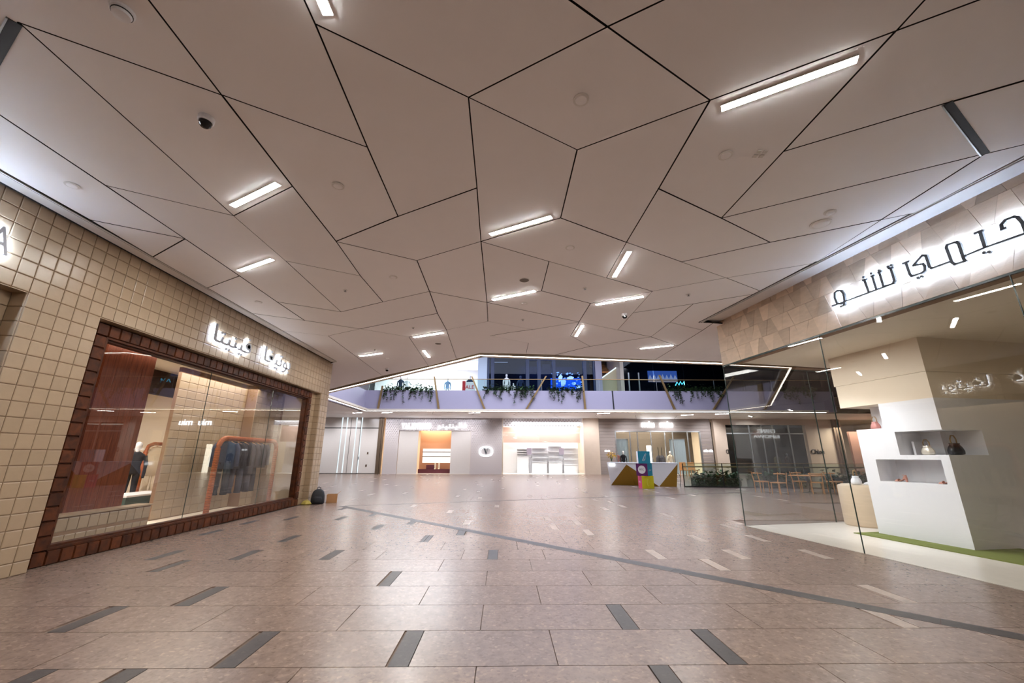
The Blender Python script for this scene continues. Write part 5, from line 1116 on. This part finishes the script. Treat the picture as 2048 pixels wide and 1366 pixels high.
th = thing('black_shop_front', 'black glazed shop front with poster on the upper floor', 'shop front', (vx(1340), YU, 6.0))
X0, X1 = vx(1247), 28.0
MB().box(X0, X1, YU + 1.5, YU + 1.6, 6, 10.9).build('back_panel', M['dark'], th)
for k in range(7): MB().box(X0 + (X1 - X0) * k / 7 + 0.03, X0 + (X1 - X0) * (k + 1) / 7 - 0.03, YU - 0.02, YU, 6, 10.9).build('pane', M['glassn'], th)
for p in (1255, 1275): MB().box(vx(p) - 0.05, vx(p) + 0.05, YU - 0.4, YU - 0.3, 6, vz(746)).build('post', M['steel'], th)
th = thing('mountain_poster', 'bright poster of pale mountain shapes in the black shop front', 'poster', (vx(1325), YU + 0.2, 7))
A, B = at_y(1297, 764, YU + 0.2), at_y(1353, 742, YU + 0.2)
sky_ = MB().box(A.x, B.x, YU + 0.2, YU + 0.26, A.z, B.z).build('sky', emit('poster_blue', (0.10, 0.22, 0.62), 0.5), th)
zz0 = A.z + (B.z - A.z) * 0.32
MB().box(A.x, B.x, YU + 0.185, YU + 0.199, A.z, A.z + (B.z - A.z) * 0.2).build('ground', emit('poster_sand', (0.6, 0.42, 0.36), 0.7), th)
for k in range(7):
    xm = A.x + (B.x - A.x) * (k + 0.5) / 7; hw = (B.x - A.x) / 14 * 1.15
    MB().add([(xm - hw, YU + 0.19, A.z + (B.z - A.z) * 0.2), (xm + hw, YU + 0.19, A.z + (B.z - A.z) * 0.2), (xm, YU + 0.19, A.z + (B.z - A.z) * (0.62 + 0.1 * (k % 2))), (xm - hw, YU + 0.199, A.z + (B.z - A.z) * 0.2), (xm + hw, YU + 0.199, A.z + (B.z - A.z) * 0.2), (xm, YU + 0.199, A.z + (B.z - A.z) * 0.66)], [(0, 1, 2), (3, 5, 4), (0, 2, 5, 3), (1, 4, 5, 2), (0, 3, 4, 1)]).build('mountain', emit('poster_pale', (0.62, 0.70, 0.85), 0.5), sky_)
th = thing('neon_sign', 'cyan zigzag neon sign below the poster', 'neon sign', (vx(1360), YU + 0.3, 6.8))
pts = [at_y(x, y, YU + 0.3) for x, y in ((1351, 771), (1354, 764), (1358, 770), (1361, 763), (1364, 769), (1368, 763), (1369, 771))]
MB().tube(pts, 0.035, 6).build('tube', emit('neon_cyan', (0.15, 0.85, 0.95), 4), th)
tag(MB().lathe((vx(1415), YU + 0.4, 6.7), [(0.05, 0), (0.35, 0.06), (0.42, 0.18), (0.2, 0.3), (0.05, 0.32)], 14, sy=0.5).build('red_display', mat('dull_red', (150, 50, 40), 0.5)), 'rounded dull red display item behind the right end plants', 'display')
# ================================================================ KIOSK
kz = 1.1
th = thing('reception_kiosk', 'faceted white and gold reception kiosk in front of the timber shop', 'kiosk', (7.9, 22.9, 0))
def kp(px_, py_, y): return at_y(px_, py_, y)
YK0, YK1 = 23.3, 21.9
def ky(p): return YK0 + (YK1 - YK0) * (p - 1214) / (1356 - 1214)
def kv(zx, zy, dy=0.0):       # point on the kiosk's front from the 12.8x detail view
    p, q = 1210 + zx / 12.8, 890 + zy / 12.8
    v = at_y(p, q, ky(p) + dy); return (v.x, v.y, max(v.z, 0.0))
TLf, TRf = kv(45, 400), kv(1850, 405)
ztop = 1.14
def kt(zx): v = kv(zx, 400); return (v[0], v[1], ztop)
def kb(zx, zy, dy=0.0): v = kv(zx, zy, dy); return (v[0], v[1], 0.0)
def slabtri(mb, pts, th_=0.03):
    a = [Vector(p) for p in pts]; n = (a[1] - a[0]).cross(a[2] - a[0]).normalized()
    if n.y < 0: n = -n
    mb.hull([p for p in a], [p + n * th_ for p in a]); return mb
apex1 = (kv(545, 440)[0], kv(545, 440)[1], ztop - 0.06); bl = kb(150, 935, 0.1); low = kb(1390, 1070); m1 = kb(760, 1000, 0.35)
slabtri(MB(), [kt(45), apex1, bl]).build('white_facet', M['white'], th)
slabtri(MB(), [apex1, kt(1850), low]).build('white_facet', M['white'], th)
slabtri(MB(), [kt(45), kt(1850), apex1]).build('white_facet', M['white'], th)
slabtri(MB(), [apex1, m1, bl]).build('gold_facet', M['golds'], th)
slabtri(MB(), [apex1, low, m1]).build('gold_facet', M['golds'], th)
brr = kb(1840, 1075, 0.1)
slabtri(MB(), [kt(1850), brr, low]).build('gold_facet', M['golds'], th)
t0, t1 = Vector(kt(45)), Vector(kt(1850)); dk = Vector((0.35, 0.95, 0)) * 1.1
MB().hull([t0, t1, t1 + dk, t0 + dk], [t0 + Vector((0, 0, 0.04)), t1 + Vector((0, 0, 0.04)), t1 + dk + Vector((0, 0, 0.04)), t0 + dk + Vector((0, 0, 0.04))]).build('counter_top', M['white'], th)
b0, b1 = Vector(bl) + Vector((0.25, 0.62, 0)), Vector(brr) + Vector((0.1, 0.55, 0))
MB().hull([b0, b1, b1 + dk * 0.85, b0 + dk * 0.85], [t0 + Vector((0.25, 0.62, 0)), t1 + Vector((0.0, 0.55, 0)), t1 + dk * 0.95, t0 + dk * 0.95]).build('carcass', M['white'], th)
A = kv(95, 540); B = kv(240, 475)
MB().hull([(A[0], A[1] - 0.06, A[2]), (B[0], B[1] - 0.06, A[2]), (B[0], B[1] - 0.06, B[2]), (A[0], A[1] - 0.06, B[2])], [(A[0], A[1] - 0.03, A[2]), (B[0], B[1] - 0.03, A[2]), (B[0], B[1] - 0.03, B[2]), (A[0], A[1] - 0.03, B[2])]).build('lit_plate', M['signw'], th)
c = kv(1850, 780); MB().tube([(c[0] + 0.03, c[1], c[2] + 0.12), (c[0] + 0.14, c[1], c[2]), (c[0] + 0.15, c[1], c[2] - 0.3), (c[0] + 0.1, c[1], c[2] - 0.55)], 0.015, 6).build('cable', M['black'], th)
# coloured display cubes
cols = dict(teal=(24, 156, 196), purple=(92, 18, 92), yellow=(214, 206, 18), pink=(206, 62, 108), white=(230, 228, 232))
CM = {k: mat('cube_' + k, v, 0.5) for k, v in cols.items()}
yc = 21.1
def cube(pxc, side, zb, rz, front, right, left, lab, emb):
    x = at_y(pxc, 940, yc).x
    th = thing('display_cube', lab, 'display cube', (x, yc, zb), rz, group='stacked coloured cubes at the kiosk'); h = side / 2
    b = MB()
    vs = [(-h, -h, 0), (h, -h, 0), (h, h, 0), (-h, h, 0), (-h, -h, side), (h, -h, side), (h, h, side), (-h, h, side)]
    b.add(vs, [(0, 1, 5, 4)], 0); b.add(vs, [(1, 2, 6, 5)], 1); b.add(vs, [(3, 0, 4, 7)], 2); b.add(vs, [(4, 5, 6, 7), (2, 3, 7, 6), (0, 3, 2, 1)], 0)
    b.build('body', [CM[front], CM[right], CM[left]], th, local=True)
    emb(th, h, side); return th
def disc_mark(th, h, s):
    dsc = MB().tube([(0, -h - 0.012, s * 0.5), (0, -h - 0.002, s * 0.5)], s * 0.33, 24).build('white_disc', CM['white'], th, local=True)
    xf(text_mb('RTC', s * 0.36, s * 0.15, 0.004), lambda v: (v[0] - s * 0.18, v[1] - h - 0.018, v[2] + s * 0.43)).build('lettering', M['letter'], dsc, local=True)
    xf(text_mb('CITY', s * 0.5, s * 0.1, 0.004), lambda v: (h + 0.006 - v[1], v[0] - s * 0.25, v[2] + s * 0.4)).build('side_lettering', CM['white'], th, local=True)
def brush_mark(th, h, s):
    mb = MB()
    pts = [(-0.17, 0.26), (-0.10, 0.20), (0.03, 0.26), (0.06, 0.34), (0.12, 0.68), (0.20, 0.74), (0.15, 0.80), (0.06, 0.72), (-0.10, 0.36), (-0.17, 0.26)]
    mb.tube([(x * s, -h - 0.008, z * s) for x, z in pts], 0.008, 6); mb.tube([(-0.10 * s, -h - 0.008, 0.36 * s), (0.05 * s, -h - 0.008, 0.32 * s)], 0.008, 6)
    mb.build('line_drawing', CM['white'], th, local=True)
def foot_mark(th, h, s):
    pts = [(0.0, 0.2), (0.08, 0.24), (0.06, 0.4), (0.12, 0.55), (0.08, 0.72), (-0.02, 0.74), (-0.08, 0.5), (-0.05, 0.3), (0.0, 0.2)]
    MB().tube([(x * s, -h - 0.008, z * s) for x, z in pts], 0.009, 6).build('line_drawing', mat('pale_yellow', (226, 222, 96), 0.5), th, local=True)
    xf(text_mb('NYC', s * 0.5, s * 0.16, 0.004), lambda v: (-h - 0.006 + v[1], s * 0.25 - v[0], v[2] + s * 0.42)).build('side_lettering', CM['white'], th, local=True)
sd = 0.585
cube(1290, sd, 0.0, -0.01, 'yellow', 'yellow', 'pink', 'yellow and pink cube at the bottom of the stack', foot_mark)
cube(1288.5, sd, sd, -0.72, 'purple', 'teal', 'purple', 'purple cube with a white disc in the middle of the stack', disc_mark)
cube(1288.5, sd, 2 * sd, -0.18, 'teal', 'teal', 'white', 'teal cube with a line drawing on top of the stack', brush_mark)
# flowers on the kiosk
fl = at_y(1223, 921, 23.7)
th = thing('flower_vase', 'vase of yellow flowers on the left end of the kiosk', 'flowers', (fl.x, 23.7, ztop + 0.04))
MB().lathe((fl.x, 23.7, ztop + 0.04), [(0.05, 0), (0.065, 0.02), (0.05, 0.12), (0.065, 0.2)], 14).build('vase', M['glassg'], th, smooth=True)
lf = MB(); rnd = random.Random(5); st = MB()
M['petal'] = mat('yellow_petal', (206, 160, 30), 0.6, rnd=0.25)
for k in range(90):
    a = rnd.uniform(0, 6.28); r = 0.24 * math.sqrt(rnd.random()); z = ztop + 0.42 + 0.2 * math.sqrt(max(0, 1 - (r / 0.25) ** 2)) * rnd.uniform(-0.7, 1)
    leaf_quads(lf, (fl.x + r * math.cos(a), 23.7 + r * math.sin(a), z), 0.12, rnd)
o = lf.build('blossoms', M['petal'], th); o['kind'] = 'stuff'
for k in range(8):
    a = k * 0.785; st.tube([(fl.x, 23.7, ztop + 0.1), (fl.x + 0.12 * math.cos(a), 23.7 + 0.12 * math.sin(a), ztop + 0.42)], 0.008, 4)
o = st.build('stems', M['leaf'], th); o['kind'] = 'stuff'
# ================================================================ VOID RAILING, PLANTS, CAFE behind the right shop
vr = thing('void_railing', 'glass railing with brass handrail right of the kiosk', 'railing', (14, 20.9, 0))
def vy(x): return 21.9 - (x - 9.2) * 0.16
xs_ = [9.3 + 1.9 * k for k in range(8)]
for a, b in zip(xs_, xs_[1:]): MB().hull([(a + .02, vy(a), .04), (b - .02, vy(b), .04), (b - .02, vy(b) + .015, .04), (a + .02, vy(a) + .015, .04)], [(a + .02, vy(a), 1.16), (b - .02, vy(b), 1.16), (b - .02, vy(b) + .015, 1.16), (a + .02, vy(a) + .015, 1.16)]).build('pane', M['glassg'], vr)
MB().tube([(xs_[0], vy(xs_[0]) + 0.06, 1.0), (xs_[-1], vy(xs_[-1]) + 0.06, 1.0)], 0.032, 8).build('handrail', M['gold'], vr)
MB().tube([(xs_[0], vy(xs_[0]), 1.18), (xs_[-1], vy(xs_[-1]), 1.18)], 0.014, 6).build('cap_rail', M['gold'], vr)
for x in xs_: MB().box(x - 0.015, x + 0.015, vy(x) - 0.02, vy(x) + 0.03, 0, 1.16).build('post', M['black'], vr)
MB().hull([(9.3, vy(9.3) - .03, 0), (22.6, vy(22.6) - .03, 0), (22.6, vy(22.6) + .05, 0), (9.3, vy(9.3) + .05, 0)], [(9.3, vy(9.3) - .03, .05), (22.6, vy(22.6) - .03, .05), (22.6, vy(22.6) + .05, .05), (9.3, vy(9.3) + .05, .05)]).build('base_shoe', M['dark'], vr)
for j, (xa, xb, lab) in enumerate(((9.9, 12.3, 'planter of dark green shrubs behind the railing, nearest the kiosk'), (12.6, 15.6, 'planter of dark green shrubs behind the railing, middle'), (15.9, 21, 'planter of dark green shrubs behind the railing, far right'))):
    th = thing('planter', lab, 'planter', ((xa + xb) / 2, 21.6, 0), group='planters along the void railing')
    ya = vy((xa + xb) / 2) + 0.35
    MB().box(xa, xb, ya, ya + 0.5, 0, 0.42).build('trough', mat('mossy_trough', (70, 74, 58), 0.8, noise=0.2, nscale=10), th)
    lf = MB(); rnd = random.Random(40 + j)
    for k in range(int((xb - xa) * 260)): leaf_quads(lf, (rnd.uniform(xa, xb), ya + rnd.uniform(0, 0.5), 0.42 + abs(rnd.gauss(0.06, 0.16)) - 0.1 * rnd.random()), rnd.uniform(0.12, 0.26), rnd)
    for k in range(int((xb - xa) * 110)): leaf_quads(lf, (rnd.uniform(xa, xb), ya - 0.03, rnd.uniform(0.08, 0.42)), rnd.uniform(0.1, 0.2), rnd)
    o = lf.build('foliage', M['leaf'], th); o['kind'] = 'stuff'
def cafe_chair(x, y, rz, lab):
    th = thing('cafe_chair', lab, 'chair', (x, y, 0), rz, group='wooden cafe chairs beyond the glass')
    MB().box(-0.22, 0.22, -0.22, 0.22, 0.43, 0.47).build('seat', M['oak'], th, local=True)
    for s in (-1, 1):
        MB().tube([(s * 0.2, -0.19, 0), (s * 0.19, -0.19, 0.44)], 0.02, 6).build('leg', M['oak'], th, local=True)
        MB().tube([(s * 0.2, 0.2, 0), (s * 0.2, 0.2, 0.45), (s * 0.21, 0.27, 0.86)], 0.02, 6).build('leg', M['oak'], th, local=True)
    pts = [(0.24 * math.cos(a), 0.08 + 0.2 * math.sin(a), 0.80) for a in [math.pi * k / 8 for k in range(9)]]
    MB().tube(pts, 0.026, 6).build('backrest', M['oak'], th, local=True, smooth=True)
for k, (p, yy, rz, lab) in enumerate(((1522, 18.9, 1.6, 'leftmost wooden cafe chair beyond the glass corner'), (1556, 18.0, -1.3, 'nearest wooden cafe chair beyond the glass corner'), (1600, 19.0, 0.3, 'cafe chair tucked behind the oval table'), (1632, 18.2, 2.6, 'cafe chair in front of the table, right side'), (1668, 18.8, 1.5, 'rightmost cafe chair beside the stone pedestal'))):
    cafe_chair(at_y(p, 960, yy).x, yy, rz, lab)
xt = at_y(1615, 960, 18.6).x
th = thing('cafe_table', 'pale table among the wooden cafe chairs', 'table', (xt, 18.6, 0))
MB().lathe((xt, 18.6, 0.70), [(0.5, 0), (0.52, 0.015), (0.5, 0.03)], 24, sx=1.5).build('top', M['oak'], th); MB().lathe((xt, 18.6, 0), [(0.25, 0), (0.24, 0.02), (0.04, 0.05), (0.04, 0.70)], 16).build('pedestal', M['black'], th)
# ================================================================ BACKPACK AND BOXES by the left shop corner
th = thing('backpack', 'black backpack leaning at the end of the left shop wall', 'backpack', (-5.98, 14.17, 0), 0.35)
prof = [(0.17, 0.12, 0.0), (0.20, 0.14, 0.03), (0.205, 0.145, 0.14), (0.195, 0.135, 0.26), (0.165, 0.115, 0.37), (0.11, 0.08, 0.43), (0.05, 0.04, 0.45)]
vs = []; fs = []; sg = 24
for rx, ry, z in prof:
    for k in range(sg):
        a = 2 * math.pi * k / sg; ca, sa = math.cos(a), math.sin(a)
        vs.append((rx * math.copysign(abs(ca) ** 0.65, ca), ry * math.copysign(abs(sa) ** 0.65, sa), z))
for i in range(len(prof) - 1):
    for k in range(sg): fs.append((i * sg + k, i * sg + (k + 1) % sg, (i + 1) * sg + (k + 1) % sg, (i + 1) * sg + k))
fs += [tuple(range(sg))[::-1], tuple((len(prof) - 1) * sg + k for k in range(sg))]
M['nylon'] = mat('black_nylon', (30, 32, 38), 0.7, noise=0.2, nscale=30)
MB().add(vs, fs).build('body', M['nylon'], th, local=True, smooth=True)
MB().lathe((0, -0.13, 0.04), [(0.10, 0), (0.125, 0.03), (0.125, 0.15), (0.09, 0.2)], 16, sy=0.45).build('front_pocket', M['nylon'], th, local=True, smooth=True)
MB().tube([(-0.05, 0, 0.43), (-0.05, 0.0, 0.49), (0, 0, 0.515), (0.05, 0, 0.49), (0.05, 0, 0.43)], 0.012, 8).build('handle', M['nylon'], th, local=True, smooth=True)
for s in (-1, 1): MB().tube([(s * 0.09, 0.10, 0.40), (s * 0.13, 0.17, 0.28), (s * 0.13, 0.16, 0.1), (s * 0.15, 0.12, 0.03)], 0.018, 6).build('strap', M['nylon'], th, local=True, smooth=True)
th = thing('cardboard_box', 'small open cardboard box behind the backpack', 'box', (-5.70, 14.62, 0), 0.3)
M['card'] = mat('cardboard', (166, 122, 82), 0.8)
for nm, q in (('side', (-0.16, 0.16, -0.14, -0.13, 0, 0.26)), ('side', (-0.16, 0.16, 0.13, 0.14, 0, 0.26)), ('end', (-0.16, -0.15, -0.13, 0.13, 0, 0.26)), ('end', (0.15, 0.16, -0.13, 0.13, 0, 0.26)), ('bottom', (-0.15, 0.15, -0.13, 0.13, 0, 0.01))): MB().box(*q).build(nm, M['card'], th, local=True)
MB().hull([(0.15, -0.13, 0.26), (0.16, -0.13, 0.26), (0.16, 0.13, 0.26), (0.15, 0.13, 0.26)], [(0.24, -0.13, 0.34), (0.25, -0.13, 0.34), (0.25, 0.13, 0.34), (0.24, 0.13, 0.34)]).build('flap', M['card'], th, local=True)
th = thing('yellow_bag', 'crumpled yellow bag at the foot of the window frame', 'bag', (-6.22, 13.92, 0), 0.2)
vs = []; fs = []; rnd = random.Random(9)
for i, (r, z) in enumerate(((0.10, 0), (0.13, 0.03), (0.11, 0.09), (0.05, 0.13))):
    for k in range(12): w = r * rnd.uniform(0.8, 1.15); vs.append((w * 1.2 * math.cos(k * math.pi / 6), w * 0.7 * math.sin(k * math.pi / 6), z))
for i in range(3):
    for k in range(12): fs.append((i * 12 + k, i * 12 + (k + 1) % 12, (i + 1) * 12 + (k + 1) % 12, (i + 1) * 12 + k))
fs += [tuple(range(12))[::-1], tuple(36 + k for k in range(12))]
MB().add(vs, fs).build('sack', mat('dull_yellow', (176, 158, 74), 0.6), th, local=True)
MB().tube([(-0.03, 0, 0.12), (0, 0, 0.17), (0.03, 0, 0.12)], 0.008, 6).build('knot', mat('dull_yellow', (176, 158, 74), 0.6), th, local=True)
# ================================================================ CEILING FITTINGS
def fit(name, x, y, lab, cat, parts, s=1.0):
    th = thing(name, lab, cat, (x, y, ZC))
    for nm, prof, m_ in parts:
        MB().lathe((0, 0, 0), [(r * s, -z * s) for r, z in prof][::-1], 20).build(nm, m_, th, local=True, smooth=False)
    return th
DISC = [('rim', [(0.075, -0.001), (0.075, 0.006), (0.06, 0.008)], M['trim']), ('cover', [(0.055, 0.0075), (0.05, 0.013), (0.01, 0.015)], M['panel'])]
SMOKE = [('base', [(0.075, 0.0), (0.075, 0.02), (0.065, 0.028)], M['white']), ('vent', [(0.066, 0.0285), (0.066, 0.036)], M['dark']), ('cap', [(0.062, 0.0365), (0.055, 0.055), (0.02, 0.06)], M['white'])]
CAMERA = [('base', [(0.07, 0.0), (0.07, 0.045), (0.062, 0.055)], M['white']), ('dome', [(0.056, 0.055), (0.052, 0.085), (0.035, 0.105), (0.01, 0.112)], mat('smoked_dome', (12, 13, 16), 0.08))]
SPEAK = [('rim', [(0.10, 0.0), (0.10, 0.006), (0.09, 0.008)], M['trim']), ('grille', [(0.088, 0.0075), (0.088, 0.010)], mat('grey_mesh', (120, 112, 104), 0.7))]
SPRINK = [('plate', [(0.04, 0.0), (0.038, 0.006)], M['trim']), ('head', [(0.012, 0.006), (0.012, 0.03), (0.025, 0.032), (0.025, 0.035)], M['steel'])]
for nm, x, y, lab, cat, parts in (
 ('smoke_detector', -2.88, 2.33, 'white smoke detector with dark vent at the top left of the ceiling', 'detector', SMOKE),
 ('dome_camera', -2.96, 3.34, 'white security camera with black dome nearest the viewer', 'camera', CAMERA),
 ('ceiling_disc', 0.70, 3.04, 'flat white ceiling disc on the diamond panel at top centre', 'ceiling cap', DISC),
 ('ceiling_disc', -2.07, 4.37, 'flat white ceiling disc left of centre, beyond the dome camera', 'ceiling cap', DISC),
 ('ceiling_disc', 2.43, 3.73, 'flat white ceiling disc beside the small vented plate', 'ceiling cap', DISC),
 ('ceiling_speaker', 4.51, 5.06, 'large pale round ceiling cover above the stone fascia', 'ceiling cap', [('rim', [(0.13, 0.0), (0.13, 0.006), (0.11, 0.009)], M['trim']), ('cover', [(0.108, 0.0085), (0.09, 0.02), (0.02, 0.024)], M['panel'])]),
 ('ceiling_disc', 4.43, 4.78, 'small white disc beside the large round cover near the fascia', 'ceiling cap', DISC),
 ('ceiling_disc', -5.36, 4.44, 'flat white ceiling disc close to the left wall trim', 'ceiling cap', DISC),
 ('ceiling_speaker', 0.37, 7.10, 'grey round mesh speaker in the middle of the ceiling', 'speaker', SPEAK),
 ('ceiling_disc', 1.04, 5.84, 'flat disc just beyond the middle strip lamp', 'ceiling cap', DISC),
 ('ceiling_disc', -2.08, 7.04, 'flat disc over the left half, two panels from the speaker', 'ceiling cap', DISC),
 ('ceiling_disc', 0.43, 8.34, 'flat disc beside the strip lamp beyond the speaker', 'ceiling cap', DISC),
 ('dome_camera', 2.81, 8.95, 'small dome camera right of centre below a strip lamp', 'camera', CAMERA),
 ('sprinkler', -3.21, 7.69, 'small sprinkler on the left half of the ceiling', 'sprinkler', SPRINK),
 ('ceiling_speaker', -1.96, 11.7, 'grey round speaker near the lit opening edge', 'speaker', SPEAK),
 ('ceiling_disc', -4.02, 13.7, 'flat disc between the far left strip lamp and the opening', 'ceiling cap', DISC),
 ('sprinkler', -4.06, 12.47, 'sprinkler beside the strip lamp past the left shop', 'sprinkler', SPRINK),
 ('ceiling_disc', -5.35, 8.41, 'flat disc above the Arabic sign of the left shop', 'ceiling cap', DISC),
 ('dome_camera', -4.47, 15.38, 'tiny dark dome camera by the opening edge at the left', 'camera', CAMERA),
 ('sprinkler', 1.59, 7.45, 'sprinkler right of the grey speaker', 'sprinkler', SPRINK),
 ('sprinkler', 3.78, 7.73, 'sprinkler on the right near the fascia', 'sprinkler', SPRINK),
 ('sprinkler', 0.45, 9.42, 'sprinkler far along the middle of the ceiling', 'sprinkler', SPRINK),
 ('sprinkler', -2.37, 10.15, 'sprinkler left of centre just before a strip lamp', 'sprinkler', SPRINK)):
    fit(nm, x, y, lab, cat, parts)
th = thing('vented_plate', 'small square vented plate on the ceiling by the big right lamp', 'ceiling cap', (2.80, 3.70, ZC))
for sx in (-0.035, 0.035):
    for sy in (-0.035, 0.035): MB().box(2.80 + sx - 0.022, 2.80 + sx + 0.022, 3.70 + sy - 0.022, 3.70 + sy + 0.022, ZC - 0.005, ZC).build('slot_cover', M['trim'], th)
# walls that close the mall behind the viewer
struct('wall_back', MB().box(-30, 36, -13.2, -13, 0, 5.0), M['stone'])
struct('wall_far_left', MB().box(-32.2, -32, -13, 42, 0, 5.0), M['stone'])
struct('wall_far_right', MB().box(36, 36.2, -13, 42, 0, 5.0), M['stone'])
for o in bpy.data.objects:
    if '_o' in o: del o['_o']
